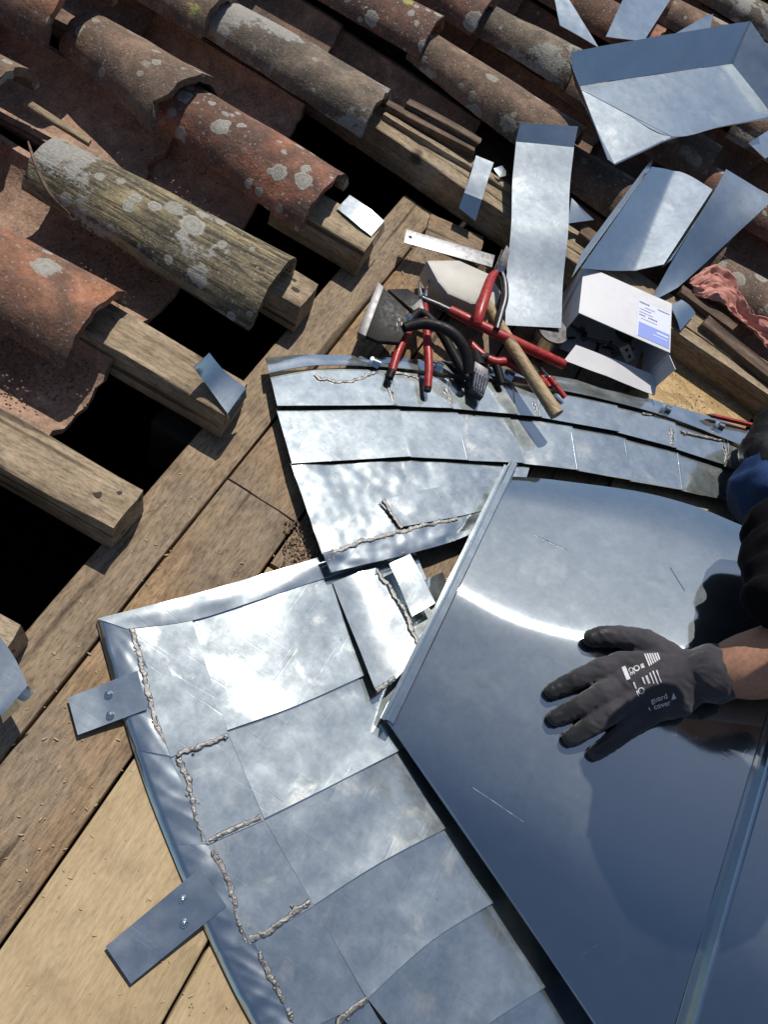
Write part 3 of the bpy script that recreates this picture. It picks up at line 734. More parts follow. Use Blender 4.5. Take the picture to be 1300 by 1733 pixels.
# riveted fixing tabs: each lies on the hem and reaches out over the boards
def tab(in0, in1, out0, out1, riv, seed):
    mid0 = (in0[0]*.45+out0[0]*.55, in0[1]*.45+out0[1]*.55); mid1 = (in1[0]*.45+out1[0]*.55, in1[1]*.45+out1[1]*.55)
    t = strip('fixing_tab', [W(*out0, .0075), W(*mid0, .0095), W(*in0, .0158)], [W(*out1, .0075), W(*mid1, .0095), W(*in1, .0158)], M['zinc_clean'], LF, .0012, 24, 12, dent(.0005, 30, seed))
    for x, y in riv:
        bm = bmesh.new(); c = W(x, y, .0128)
        bmesh.ops.create_uvsphere(bm, u_segments=14, v_segments=8, radius=1, matrix=Matrix.Translation(c) @ Matrix.Diagonal((.0042, .0042, .0024, 1)))
        bmesh.ops.create_uvsphere(bm, u_segments=10, v_segments=6, radius=1, matrix=Matrix.Translation(c+Vector((0, 0, .0016))) @ Matrix.Diagonal((.0018, .0018, .0016, 1)))
        bm_obj('rivet', bm, M['zinc_clean'], t, 'all')
tab((232, 1135), (249, 1200), (114, 1181), (131, 1244), ((183, 1175), (186, 1210)), 1)
tab((338, 1469), (383, 1533), (178, 1602), (221, 1665), ((309, 1522), (311, 1563)), 2)

# ---- upper flashing (arc of short shingles)
UF = empty('zinc_flashing', W(700, 740, 0), 'curved zinc flashing of short shingles soldered in rows under the tools', 'flashing')
zU = lambda x, y: max(.0165 - .036*(y-.75), .0160) + .004*max(0, y-.95)/.1
def UP(px, o=0): return [WS(x, y, zU, o) for x, y in px]
topU = [(449, 605), (530, 600), (640, 604), (745, 611), (830, 621), (960, 640), (1040, 658), (1130, 683), (1235, 716), (1330, 750)]
s1 = [(455, 629), (535, 616), (640, 618), (745, 628), (830, 638), (960, 660), (1040, 678), (1130, 703), (1240, 745), (1335, 786)]
s2 = [(468, 690), (600, 690), (673, 690), (772, 695), (860, 704), (965, 714), (1057, 738), (1147, 764), (1238, 796), (1335, 832)]
s3 = [(492, 785), (600, 781), (692, 774), (790, 780), (878, 784), (976, 797), (1066, 814), (1153, 831), (1236, 850), (1335, 872)]
def wv(amp, s, seed): return lambda u, v, p: Vector((0, 0, amp*nz(p, s, seed)+amp*.5*nz(p, s*2.5, seed+1)))
strip('top_hem', UP(topU, .004), UP([(x, y+2) for x, y in s1], .0085), M['zinc_clean'], UF, .001, 110, 8, lambda u, v, p: Vector((0, 0, .0022*nz((u*22, v, 0), 1, 5)*math.sin(math.pi*min(1, v+.2)))))
def cells(cuts_top, cuts_bot, seed, lo, hi, mat='zinc', amp=.0005):
    """shingles between neighbouring cuts, each lapping the next by a few millimetres"""
    for i in range(len(cuts_top)-1):
        a0, a1, b0, b1 = cuts_top[i], cuts_top[i+1], cuts_bot[i], cuts_bot[i+1]
        a = UP([a0, (a1[0]+3, a1[1])]); b = UP([b0, (b1[0]+3, b1[1])])
        tl = random.Random(seed+i).uniform(-.0012, .0012)
        def P(u, v, a=a, b=b, i=i, tl=tl):
            p = poly_at(a, u).lerp(poly_at(b, u), v)
            p.z += lo + (hi-lo)*v + .0016*u + tl*(u-.5) + amp*nz(p, 20, seed+i) + amp*.5*nz(p, 46, seed+i)
            return p
        sheet('shingle', P, 18, 18, M[mat], UF, .0009)
        if i: tube_obj('lap_seam', [P(0, v)+Vector((.0006, 0, .0009)) for v in (.02, .25, .5, .75, .98)], .0017, M['zinc_clean'], UF, 8, flat=.7)
def at_x(pl, x):
    for (x0, y0), (x1, y1) in zip(pl, pl[1:]):
        if x <= x1: return (x, y0+(y1-y0)*(x-x0)/(x1-x0))
    return (x, pl[-1][1])
c2 = [455, 660, 757, 866, 908, 1040, 1138, 1231, 1328]
cells([at_x(s1, x) for x in c2], [at_x(s2, x+f) for x, f in zip(c2, (13, 7, 5, 4, 4, 2, 2, 0, 0))], 120, .001, .0052)
cells([at_x(s2, x) for x in (468, 673, 772, 860, 965, 1057, 1147, 1237, 1330)], [at_x(s3, x) for x in (494, 692, 790, 884, 976, 1066, 1153, 1235, 1328)], 140, -.002, .0015)
# the two wide sheets below, dented, and the lower hem
def R4(A, B, seed, amp, top=-.001, low=.0):
    a = smooth_poly(UP(A), 4); b = smooth_poly(UP(B), 4)
    def P(u, v):
        p = poly_at(a, u).lerp(poly_at(b, u), v)
        p.z += top*(1-v)+low*v + amp*(nz(p, 13, seed)+.5*nz(p, 30, seed+1)+.2*nz(p, 70, seed+2))
        return p
    return sheet('wide_sheet', P, 54, 44, M['zinc'], UF, .0009)
R4([(492, 783), (600, 780), (690, 776)], [(546, 938), (620, 918), (684, 893)], 150, .0022, -.003, .0)
R4([(686, 776), (790, 779), (900, 785)], [(680, 893), (760, 876), (880, 850)], 151, .0014, -.004, -.001)
R4([(640, 850), (720, 830), (790, 818), (860, 806)], [(678, 893), (730, 884), (790, 872), (860, 855)], 152, .0012, .003, .003)
strip('lower_hem', UP([(546, 936), (680, 898), (760, 880), (840, 860)], .004), UP([(561, 968), (690, 938), (772, 914), (850, 880)], .001), M['zinc_clean'], UF, .003, 60, 10, lambda u, v, p: Vector((0, 0, .0026*nz((u*9, v*1.5, 1), 1, 8)+.001*nz((u*25, v*3, 1), 1, 9))))
for i, (px, r, o) in enumerate((([(533, 633), (542, 641), (585, 647), (615, 639), (638, 627)], .0036, .005), ([(655, 630), (660, 655), (667, 684)], .0036, .007), ([(661, 627), (690, 634), (716, 643)], .0034, .005),
                               ([(757, 655), (759, 670), (762, 686)], .0036, .007), ([(1088, 697), (1112, 702), (1135, 709)], .0034, .005), ([(1138, 725), (1139, 757)], .0042, .007), ([(1155, 731), (1190, 738), (1227, 746)], .0036, .006), ([(1230, 752), (1230, 790)], .004, .007),
                               ([(908, 680), (912, 702)], .0034, .007), ([(648, 846), (664, 866), (680, 893)], .0036, .006), ([(560, 936), (610, 917), (668, 902), (720, 888), (775, 878)], .0038, .0055))):
    beads('solder_seam', UP(px, o-.0006), r*.62, UF, 160+i)
# small upright locks along the top hem
for x in (640, 745, 866, 1132, 1222):
    p = at_x(topU, x); a = WS(p[0], p[1]+4, zU, .014)
    strip('lock_tab', [a+Vector((-.010, -.002, 0)), a+Vector((.006, .002, .001))], [a+Vector((-.008, -.016, -.004)), a+Vector((.008, -.012, -.004))], M['zinc_clean'], UF, .0015, 10, 10, lambda u, v, p: Vector((0, 0, .004*math.sin(v*math.pi)*(1 if u > .35 else .3))))

# ---- bright little patch and bent clip in the gap between the flashings
QF = empty('zinc_offcut', W(630, 1060, .012), 'small sunlit zinc piece with a ragged soldered edge tucked beside the panel rib', 'zinc piece')
def qw(u, v, p): return Vector((0, 0, .0016*math.sin(math.pi*u) + .0016*nz(p, 18, 4)))
strip('sheet', [W(563, 986, .012), W(600, 972, .0155), W(636, 961, .019)], [W(638, 1174, .025), W(670, 1150, .0285), W(712, 1098, .031)], M['zinc_clean'], QF, .001, 30, 40, qw)
beads('solder_seam', [W(638, 963, .021), W(668, 1005, .026), W(690, 1042, .029), W(708, 1095, .032)], .0025, QF, 201)
beads('solder_seam', [W(638, 1170, .027), W(655, 1158, .0285), W(668, 1146, .030)], .0025, QF, 202)
K = empty('zinc_clip', W(690, 990, .01), 'small bent zinc clip lying next to the sunlit zinc piece', 'clip')
strip('clip_leaf', [W(659, 954, .026), W(694, 937, .026)], [W(698, 1043, .031), W(738, 1020, .033)], M['zinc_clean'], K, .0015, 12, 24, lambda u, v, p: Vector((0, 0, .0009*math.sin(v*5)+.0006*nz(p, 40, 2))))
strip('clip_wing', [W(712, 984, .022), W(750, 968, .018)], [W(736, 1020, .018), W(760, 1000, .016)], M['zinc_clean'], K, .0012, 10, 10, dent(.001, 40, 3))

# ---- the large standing seam panel under the hand
PN = empty('seamed_panel', PP(900, 1100), 'large smooth fan shaped zinc panel with raised side ribs under the gloved hand', 'panel')
def panel(A, B, seed, name='pan_sheet', low=0.0):
    a = [WS(x, y, zP) for x, y in A]; b = [WS(x, y, zP) for x, y in B]; a = smooth_poly(a, 5); b = smooth_poly(b, 3)
    def P(u, v):
        p = poly_at(a, u).lerp(poly_at(b, u), v)
        p.z = zP(p.x, p.y) + .0006*nz(p, 5, seed) + .00015*nz(p, 14, seed+1) - low
        # the far end curls over the row of shingles
        p.z -= .010*max(0, 1-v/.14)**2
        return p
    return sheet(name, P, 110, 110, M['zinc_panel'], PN, .0012)
panel([(862, 800), (940, 806), (1080, 825), (1180, 850), (1255, 880), (1388, 935)], [(655, 1215), (845, 1490), (1010, 1733), (1060, 1808), (1105, 1890)], 210)
panel([(1350, 920), (1500, 990), (1640, 1090)], [(1070, 1860), (1330, 2000), (1560, 2100)], 211, low=.0022)
def rib(pts, w, h, name, seed):
    """upstand folded over: a hollow-looking box section along pixels on the panel"""
    v = [PP(x, y) for x, y in pts]; bm = bmesh.new(); rings = []
    for i, p in enumerate(v):
        t = (v[min(i+1, len(v)-1)]-v[max(i-1, 0)]).normalized(); s = t.cross(Vector((0, 0, 1))).normalized(); up = s.cross(t)
        prof = [(-w*.5-.004, -.001), (-w*.5-.004, .0006), (-w*.5, .0012), (-w*.5, h-.0015), (-w*.5+.0015, h), (w*.5-.0015, h), (w*.5, h-.0015), (w*.5, .0012), (w*.5+.004, .0006), (w*.5+.004, -.001)]
        rings.append([bm.verts.new(p+s*a+up*b) for a, b in prof])
    for a, b in zip(rings, rings[1:]):
        for k in range(len(a)): bm.faces.new((a[k], a[(k+1) % len(a)], b[(k+1) % len(a)], b[k]))
    bm.faces.new(rings[0]); bm.faces.new(rings[-1][::-1]); bmesh.ops.recalc_face_normals(bm, faces=bm.faces)
    return bm_obj(name, bm, M['zinc_clean'], PN, 30)
rib([(656+20.7*i/1.0*1.0, 1222-43.0*i) for i in range(11)], .011, .016, 'side_rib', 1)
rr_ = [(1390-28*i, 932+96*i) for i in range(11)]
rib(rr_, .0055, .018, 'standing_seam', 2)
rib([(x+11, y) for x, y in rr_], .0025, .012, 'seam_fold', 3)
tube_obj('edge_fold', [PP(655+(x-655), y, -.003) for x, y in ((655, 1216), (750, 1353), (845, 1490), (930, 1614), (1010, 1733), (1060, 1808), (1105, 1890))], .0024, M['zinc_clean'], PN, 8)

for q in (((800, 1333), (838, 1358), (886, 1391)), ((980, 1620), (1010, 1600)), ((905, 905), (960, 930)), ((1135, 960), (1160, 1000))):
    tube_obj('scratch', [PP(x, y, .0002) for x, y in q], .00035, M['bright_steel'], PN, 5)
# ---- loose zinc pieces on the tiles and battens
def piece(name, label, parts, mat='zinc_clean', cat='zinc piece', group=None, th=.0011):
    """parts: [(part name, A, B, warp)]; a single part becomes the thing itself"""
    if len(parts) == 1:
        n, A, B, wf = parts[0]; o = strip(name, A, B, M[mat], None, th, 30, 30, wf); return tag(o, label, cat, group)
    vs = [x if isinstance(x, Vector) else P3(x) for p in parts for x in p[1]+p[2]]
    base = Vector((sum(v.x for v in vs)/len(vs), sum(v.y for v in vs)/len(vs), min(v.z for v in vs)))
    e = empty(name, base, label, cat, group)
    for n, A, B, wf in parts: strip(n, A, B, M[mat], e, th, 30, 30, wf, sm=len(A) > 2)
    return e
G1 = 'loose zinc offcuts on the tiles'
# upright strip with its end folded up
def sw(u, v, p): return Vector((0, 0, -.0030*math.sin(2*math.pi*(v-.08)/.54) + .0003*nz(p, 18, 2)))
piece('zinc_strip', 'long upright zinc strip with a folded top end leaning on the beam', [
    ('strip_body', [(873, 240, .118), (971, 250, .128)], [(854, 552, .046), (949, 557, .055)], sw),
    ('folded_end', [(881, 207, .140), (979, 214, .150)], [(873, 241, .1190), (971, 251, .1290)], None)], group=G1)
# big folded tray at the top right
def tw(u, v, p): return Vector((0, 0, .006*math.sin(u*3.0+v*2) + .004*abs(u+v*.6-.75)))
def flat_(u, v, p): return Vector((0, 0, .0006*nz(p, 9, 4)))
piece('zinc_tray', 'wide folded zinc tray with an upright back wall at the top right', [
    ('tray_floor', [(975, 147, .150), (1100, 128, .165), (1240, 108, .180)], [(975, 148, .150), (1056, 190, .154), (1137, 231, .158), (1222, 214, .162), (1310, 196, .166)], flat_),
    ('tray_corner', [(975, 148, .150), (1056, 190, .154), (1138, 232, .158)], [(977, 152, .149), (1010, 220, .141), (1040, 277, .134)], flat_),
    ('back_wall', [(967, 88, .195), (1110, 62, .215), (1272, 35, .235)], [(975, 146, .150), (1100, 127, .165), (1241, 108, .180)], dent(.0015, 14, 3)),
    ('side_wall', [(1272, 36, .235), (1335, 130, .215)], [(1241, 109, .180), (1311, 197, .166)], dent(.001, 20, 5)),
    ('side_wall', [(963, 95, .180), (1030, 270, .147)], [(975, 147, .150), (1041, 278, .134)], None)], group=G1)
tube_obj('fold_glint_tube', [W(976, 148, .1492), W(1056, 190, .1532), W(1138, 232, .1572)], .0022, M['zinc_clean'], bpy.data.objects['zinc_tray'], 20)  # tube added along the fold so the bend catches a line of highlight
tube_obj('tray_rim', [W(1040, 278, .132), W(1090, 255, .145), W(1138, 234, .155), W(1220, 214, .160), W(1310, 199, .163)], .0022, M['zinc_clean'], bpy.data.objects['zinc_tray'], 8, smooth_pts=True)
# folded sheet below the tray
def vw(u, v, p): return Vector((0, 0, .024*abs(u-.45-.25*v) + .0006*nz(p, 12, 7)))
piece('folded_zinc_sheet', 'creased zinc sheet with a raised long flange beneath the tray', [
    ('sheet_body', [(1098, 290, .112), (1150, 292, .108), (1199, 330, .112)], [(975, 466, .088), (1040, 462, .083), (1120, 452, .092)], vw),
    ('long_flange', [(1112, 258, .118), (985, 428, .094)], [(1098, 291, .112), (968, 470, .088)], None),
    ('short_flange', [(1200, 330, .113), (1121, 452, .093)], [(1212, 322, .128), (1136, 440, .108)], dent(.0015, 30, 2))], group=G1)
piece('zinc_offcut', 'pointed zinc offcut leaning at the right edge above the pink cloth', [
    ('offcut', [(1224, 293, .150), (1262, 316, .146), (1306, 343, .146)], [(1106, 505, .078), (1120, 500, .078), (1150, 484, .080)], lambda u, v, p: Vector((0, 0, .012*math.sin(v*5+.89) + .0003*nz(p, 20, 3))))], group=G1)
piece('zinc_offcut', 'rectangular zinc offcut at the top edge above the tray', [('offcut', [(1058, -8, .150), (1140, -8, .146)], [(1026, 62, .138), (1090, 70, .135)], dent(.0006, 20, 4))], group=G1)
piece('zinc_offcut', 'dark pointed zinc offcut left of the tray at the top', [('offcut', [(938, -6, .125), (958, -10, .13)], [(948, 42, .120), (1014, 80, .118)], dent(.001, 20, 5))], group=G1)
piece('zinc_offcut', 'small triangular zinc offcut poking out behind the tray', [('offcut', [(1196, 26, .150), (1208, 24, .150)], [(1145, 56, .140), (1202, 50, .142)], None)], group=G1)
piece('zinc_offcut', 'small zinc offcut at the right edge below the tray', [('offcut', [(1268, 242, .120), (1310, 215, .125)], [(1296, 268, .115), (1330, 250, .12)], None)], group=G1)
piece('zinc_offcut', 'small zinc triangle showing behind the upright strip', [('offcut', [(968, 335, .10), (985, 352, .098)], [(962, 378, .09), (1006, 372, .09)], None)], group=G1)
piece('zinc_offcut', 'small square zinc offcut on the beam right of the white box', [('offcut', [(1134, 518, .078), (1154, 507, .078)], [(1152, 560, .070), (1178, 530, .070)], lambda u, v, p: Vector((0, 0, .003*math.sin(v*3))))], group=G1)
G2 = 'zinc clips bent over batten ends'
def clip_bend(z0, h): return lambda u, v, p: Vector((0, 0, h*(u**2)))
piece('zinc_clip', 'dull bluish zinc clip sticking up from the second batten', [
    ('clip_tongue', [(328, 622, .098), (352, 655, .074), (385, 700, .063)], [(354, 597, .098), (380, 628, .076), (416, 656, .063)], None),
    ('clip_end', [(385, 700, .063), (388, 712, .050)], [(416, 656, .063), (417, 672, .048)], None)], cat='clip', group=G2)
piece('zinc_clip', 'mirror bright zinc clip flat on the batten below the red tile', [
    ('clip_tongue', [(570, 353, .063), (600, 378, .0635), (628, 399, .0635)], [(592, 330, .071), (622, 352, .0715), (650, 374, .0710)], lambda u, v, p: Vector((0, 0, .0015*math.sin(u*3)))),
    ('clip_end', [(628, 399, .0635), (632, 418, .04)], [(650, 374, .0710), (651, 392, .042)], None)], cat='clip', group=G2)
piece('zinc_clip', 'wide zinc clip bent over the batten at the lower left edge', [
    ('clip_tongue', [(-40, 1170, .070), (-10, 1200, .067), (2, 1212, .0645)], [(0, 1078, .075), (25, 1115, .069), (46, 1160, .0645)], None),
    ('clip_end', [(2, 1212, .0645), (4, 1224, .05)], [(46, 1160, .0645), (58, 1172, .055)], None)], cat='clip', group=G2)
piece('zinc_clip', 'shiny curved zinc clip hooked over the split beam', [
    ('clip_tongue', [(806, 263, .084), (797, 295, .078), (786, 326, .066)], [(836, 275, .084), (826, 305, .078), (816, 338, .066)], None),
    ('clip_end', [(786, 326, .066), (777, 352, .045)], [(816, 338, .066), (805, 374, .040)], None)], cat='clip', group=G2)
piece('zinc_clip', 'small bright zinc tab peeking behind the hooked clip', [('clip', [(836, 285, .08), (850, 280, .085)], [(846, 300, .078), (862, 296, .08)], None)], cat='clip', group=G2)

# ================================================================== OBJECTS
# ---- steel ruler
e = empty('steel_ruler', W(760, 420, .028), 'worn steel ruler with a hole at its end beside the mallet', 'ruler')
rq = [W(688, 388, .040), W(838, 432, .034), W(833, 452, .034), W(684, 410, .040)]
prism('blade', rq, .0012, M['ruler'], e, .0002)
bm = bmesh.new()
def onr(s, t, d=.0003): 
    a = rq[0].lerp(rq[1], s); b = rq[3].lerp(rq[2], s); return a.lerp(b, t)+Vector((0, 0, d))
for i in range(60):
    s = .12+i*.0145; hgt = .34 if i % 10 == 0 else (.24 if i % 5 == 0 else .15)
    for t0, t1 in ((.02, hgt), (1-hgt*.8, .98)):
        w = .0016
        f = [bm.verts.new(onr(s, t0)), bm.verts.new(onr(s+w, t0)), bm.verts.new(onr(s+w, t1)), bm.verts.new(onr(s, t1))]; bm.faces.new(f)
bm_obj('graduation_marks', bm, M['mark'], e, False)
bm = bmesh.new(); bmesh.ops.create_circle(bm, cap_ends=True, radius=.0032, segments=20, matrix=Matrix.Translation(onr(.055, .5, .0004))); bm_obj('hanging_hole', bm, M['black'], e, False)

# ---- white mallet
e = empty('mallet', W(790, 480, 0), 'white nylon mallet with a long wooden handle lying over the flashing', 'mallet')
hd = prism('mallet_head', [(721, 439, .058), (777, 439, .060), (832, 463, .062), (850, 494, .060), (841, 520, .056), (797, 514, .052), (758, 497, .052), (741, 476, .054)], .046, M['nylon'], e, .006)
tube_obj('handle', [W(800, 478, .040), W(815, 500, .046), W(870, 590, .058), W(912, 655, .062), W(943, 702, .062)], [.0085, .0090, .0098, .0105, .0112], M['handle_wood'], e, 14)

# ---- wide-jaw bending pliers
e = empty('seaming_pliers', W(700, 560, .01), 'black wide jaw bending pliers with a curved tubular handle', 'pliers')
prism('wide_jaw', [(640, 479, .060), (664, 500, .064), (687, 522, .066), (691, 553, .064), (676, 580, .056), (640, 577, .050), (607, 563, .046), (620, 525, .054)], .009, M['black'], e, .0016)
prism('jaw_lip', [(640, 476, .0640), (650, 486, .0645), (619, 569, .0525), (605, 562, .0505)], .018, M['steel'], e, .001)
tube_obj('handle', [W(684, 555, .062), W(697, 551, .065), W(724, 548, .072), W(763, 562, .076), W(787, 592, .068), W(794, 632, .050)], [.0070, .0080, .0086, .0088, .0086, .0080], M['black'], e, 14, smooth_pts=True)
tube_obj('handle', [W(692, 545, .050), W(712, 528, .048), W(742, 556, .044), W(768, 600, .036), W(790, 640, .030)], [.006, .006, .0075, .008, .008], M['black'], e, 12, smooth_pts=True)
for x, y in ((676, 541), (680, 548), (672, 549)):
    box = bmesh.new(); box_bm(box, W(x, y, .0645), .0012, .006, .0006, Matrix.Rotation(.5, 3, 'Z')); bm_obj('stamped_mark', box, M['print_white'], e, False)
tube_obj('pivot_bolt', [W(690, 540, .048), W(692, 536, .066)], .0055, M['bright_steel'], e, 12)

# ---- second bending pliers, curved jaw and long red handles
e = empty('seaming_pliers', W(800, 550, .01), 'bending pliers with long red handles crossing under the mallet handle', 'pliers')
prism('curved_jaw', [(656, 489, .030), (690, 488, .034), (714, 504, .040), (718, 516, .040), (697, 524, .036), (684, 512, .032)], .010, M['black'], e, .0015)
prism('curved_jaw', [(695, 520, .044), (714, 503, .046), (720, 523, .048), (742, 546, .050), (724, 548, .046)], .007, M['steel'], e, .001)
tube_obj('shank', [W(714, 505, .044), W(742, 516, .046), W(766, 528, .050)], [.0055, .005, .0055], M['steel'], e, 10)
tube_obj('red_grip', [W(762, 525, .050), W(800, 544, .056), W(858, 572, .058), W(910, 596, .055), W(955, 617, .050)], [.0075, .0082, .0085, .0082, .0078], M['red'], e, 14, smooth_pts=True)
tube_obj('red_grip', [W(792, 578, .036), W(815, 600, .036), W(838, 612, .038), W(860, 613, .040), W(892, 632, .036), W(926, 652, .032)], [.007, .0075, .0075, .0072, .007, .0065], M['red'], e, 12, smooth_pts=True)

# ---- round nose pliers, tips up, red handles towards the camera
e = empty('round_nose_pliers', W(705, 540, .01), 'thin nose pliers with two short red handles over the zinc flashing', 'pliers')
for (x0, y0, x1, y1) in ((709, 474, 713, 505), (725, 474, 720, 505)):
    tube_obj('nose', [W(x0, y0, .034), W((x0+x1)/2, (y0+y1)/2, .036), W(x1, y1, .038)], [.0016, .0030, .0045], M['bright_steel'], e, 10)
tube_obj('pivot', [W(716, 512, .026), W(717, 508, .046)], .008, M['steel'], e, 14)
tube_obj('red_grip', [W(712, 512, .040), W(700, 545, .042), W(676, 590, .042), W(663, 630, .036)], [.0045, .0055, .0066, .0060], M['red'], e, 12, smooth_pts=True)
tube_obj('grip_end', [W(664, 627, .0365), W(659, 640, .034)], [.0062, .0056], M['black'], e, 12)
tube_obj('red_grip', [W(719, 512, .040), W(722, 550, .046), W(724, 585, .046), W(726, 622, .042), W(724, 656, .036)], [.0045, .006, .0068, .0064, .0060], M['red'], e, 12, smooth_pts=True)
tube_obj('grip_end', [W(725, 652, .0365), W(723, 662, .034)], [.0061, .0055], M['black'], e, 12)

# ---- snips standing on the mallet head
e = empty('tin_snips', W(835, 520, .01), 'tin snips with one red and one bare dark handle next to the zinc strip', 'snips')
prism('blade', [(858, 414, .094), (864, 424, .094), (856, 458, .084), (842, 462, .082), (846, 440, .09)], .008, M['steel'], e, .001)
prism('blade', [(850, 420, .086), (856, 432, .086), (848, 462, .077), (836, 458, .077)], .008, M['black'], e, .001)
tube_obj('pivot_bolt', [W(846, 459, .072), W(847, 455, .090)], .005, M['bright_steel'], e, 12)
tube_obj('red_grip', [W(842, 460, .080), W(832, 470, .086), W(822, 498, .092), (812, 530, .090), W(808, 548, .084)], [.0045, .0072, .0088, .0086, .0072], M['red'], e, 14, smooth_pts=True) if False else tube_obj('red_grip', [W(842, 460, .080), W(832, 470, .086), W(822, 498, .092), W(812, 530, .090), W(808, 548, .084)], [.0045, .0072, .0088, .0086, .0072], M['red'], e, 14, smooth_pts=True)
tube_obj('bare_handle', [W(848, 460, .080), W(854, 478, .080), W(855, 505, .078), W(848, 532, .074), W(841, 557, .070)], [.0048, .0058, .0058, .0056, .005], M['steel'], e, 12, smooth_pts=True)

# ---- dressing block end: square serrated steel head among the handles
e = empty('tinner_hammer', W(815, 640, .01), 'square serrated steel hammer head standing among the plier handles', 'hammer')
prism('hammer_face', [(804, 611, .058), (827, 625, .058), (829, 640, .054), (818, 673, .044), (799, 658, .044)], .020, M['steel'], e, .0012)
for i in range(5):
    t = i/4; prism('serration', [W(806+4.4*i, 622+3*i, .0592-.001*t), W(808+4.4*i, 623+3*i, .0592-.001*t), W(803+4.2*i, 655+2.6*i, .0472), W(801+4.2*i, 654+2.6*i, .0472)], .0012, M['bright_steel'], e, 0)
tube_obj('neck', [W(805, 600, .040), W(812, 622, .046)], [.009, .010], M['black'], e, 12)
tube_obj('shaft', [W(790, 590, .022), W(805, 604, .036), W(835, 610, .036), W(850, 650, .030)], [.007, .0075, .0075, .006], M['black'], e, 12, smooth_pts=True)

# ---- thin red scribers
for i, (a, b, lab) in enumerate((((903, 618, .030), (930, 655, .027), 'short red scriber half hidden under the mallet handle'), ((917, 622, .034), (957, 673, .028), 'red and steel scriber lying right of the mallet handle'))):
    e = empty('scriber', P3(b), lab, 'scriber', 'red scribers by the mallet')
    A, B = P3(a), P3(b)
    tube_obj('tip', [A, A.lerp(B, .35)], [.0012, .003], M['bright_steel'], e, 10)
    tube_obj('red_grip', [A.lerp(B, .33), A.lerp(B, .6), A.lerp(B, .62), A.lerp(B, .66), A.lerp(B, .68), B], [.0045, .0048, .0038, .0038, .0048, .0044], M['red'], e, 12)
e = empty('pencil', W(1230, 708, .02), 'flat red carpenter pencil on the flashing near the knee', 'pencil')
A, B = W(1197, 701, .034), W(1275, 720, .034)
tube_obj('shaft', [A.lerp(B, .12), B], [.0042, .0042], M['red'], e, 6)
tube_obj('point', [A, A.lerp(B, .13)], [.0008, .0041], M['wood_dark'], e, 6)

# ---- round tin under the upright strip
e = empty('metal_tin', W(915, 590, .0), 'small shiny round tin standing under the end of the zinc strip', 'tin')
c = W(912, 590, 0); c.z = .003
tube_obj('tin_body', [c, c+Vector((0, 0, .044))], .026, M['bright_steel'], e, 40)
tube_obj('tin_rim', [c+Vector((0, 0, .0442)), c+Vector((0, 0, .0475))], .0272, M['steel'], e, 40)

# ---- open white cardboard box
BZ = .090
ca, cb, cc, cd = W(989, 448, BZ), W(1138, 514, BZ), W(1135, 597, BZ), W(980, 529, BZ)
e = empty('cardboard_box', Vector((ca+cc)/2)*1.0, 'open white cardboard box with a pale blue label and dark fittings inside', 'box')
e.location.z = 0.004
def dn(p, z=.005): return Vector((p.x, p.y, z))
prism('top_panel', [ca, cb, cc, cd], .0016, M['card'], e, .0003)
inx = (cc-cd).normalized(); iny = (ca-cd).normalized()
def wall(p, q, nm, inset, mat='card', z1=BZ-.0018, z0=.005):
    a, b = Vector((p.x, p.y, z1)), Vector((q.x, q.y, z1)); n = inset*.0016
    vs = [a, b, b+n, a+n] + [Vector((v.x, v.y, z0)) for v in (a, b, b+n, a+n)]
    mesh_obj(nm, vs, [(0, 1, 2, 3), (7, 6, 5, 4), (1, 0, 4, 5), (2, 1, 5, 6), (3, 2, 6, 7), (0, 3, 7, 4)], M[mat], e, False)
wall(ca, cd, 'side_panel', inx); wall(cb, cc, 'side_panel', -inx); wall(ca, cb, 'back_panel', -iny)
prism('bottom_panel', [dn(ca, .0062), dn(cb, .0062), dn(cc, .0062), dn(cd, .0062)], .0014, M['card'], e, 0)
strip('front_flap', [W(975, 584, .048), W(1045, 612, .046), W(1116, 636, .042)], [W(955, 610, .040), W(1030, 640, .038), W(1110, 668, .034)], M['card'], e, .0014, 24, 8, lambda u, v, p: Vector((0, 0, .003*math.sin(u*4)+.001*nz(p, 30, 3))))
strip('side_flap', [dn(cc, .088)-inx*.001, dn(cc, .012)-inx*.001], [cc-iny*.026+inx*.014-Vector((0, 0, .004)), dn(cc, .012)-iny*.022+inx*.014], M['card'], e, .0012, 10, 8)
def on_top(s, t, d=.0003):
    return cd.lerp(cc, s).lerp(ca.lerp(cb, s), t)+Vector((0, 0, d))
lab = prism('label', [on_top(.62, .78), on_top(.985, .78), on_top(.985, .06), on_top(.62, .06)], .0002, M['label'], e, 0)
prism('blue_band', [on_top(.64, .34, .0006), on_top(.985, .34, .0006), on_top(.985, .06, .0006), on_top(.64, .06, .0006)], .0002, M['label_blue'], lab, 0)
bm = bmesh.new(); rnd = random.Random(3)
for (t, s0, s1, hh) in ((.73, .635, .73, .030), (.73, .84, .97, .022), (.66, .70, .80, .012), (.60, .64, .75, .014), (.54, .64, .78, .012), (.48, .64, .71, .022), (.48, .74, .84, .022), (.42, .66, .84, .010)):
    s = s0
    while s < s1:
        w = rnd.uniform(.006, .016); f = [bm.verts.new(on_top(a, b, .0007)) for a, b in ((s, t), (s+w, t), (s+w, t+hh), (s, t+hh))]; bm.faces.new(f); s += w+.004
bm_obj('printed_lines', bm, M['ink'], lab, False)
bm = bmesh.new()
for (t, s0, s1, hh) in ((.25, .84, .97, .030), (.19, .80, .96, .014)):
    f = [bm.verts.new(on_top(a, b, .0009)) for a, b in ((s0, t), (s1, t), (s1, t+hh), (s0, t+hh))]; bm.faces.new(f)
bm_obj('printed_lines', bm, M['pale_ink'], lab, False)
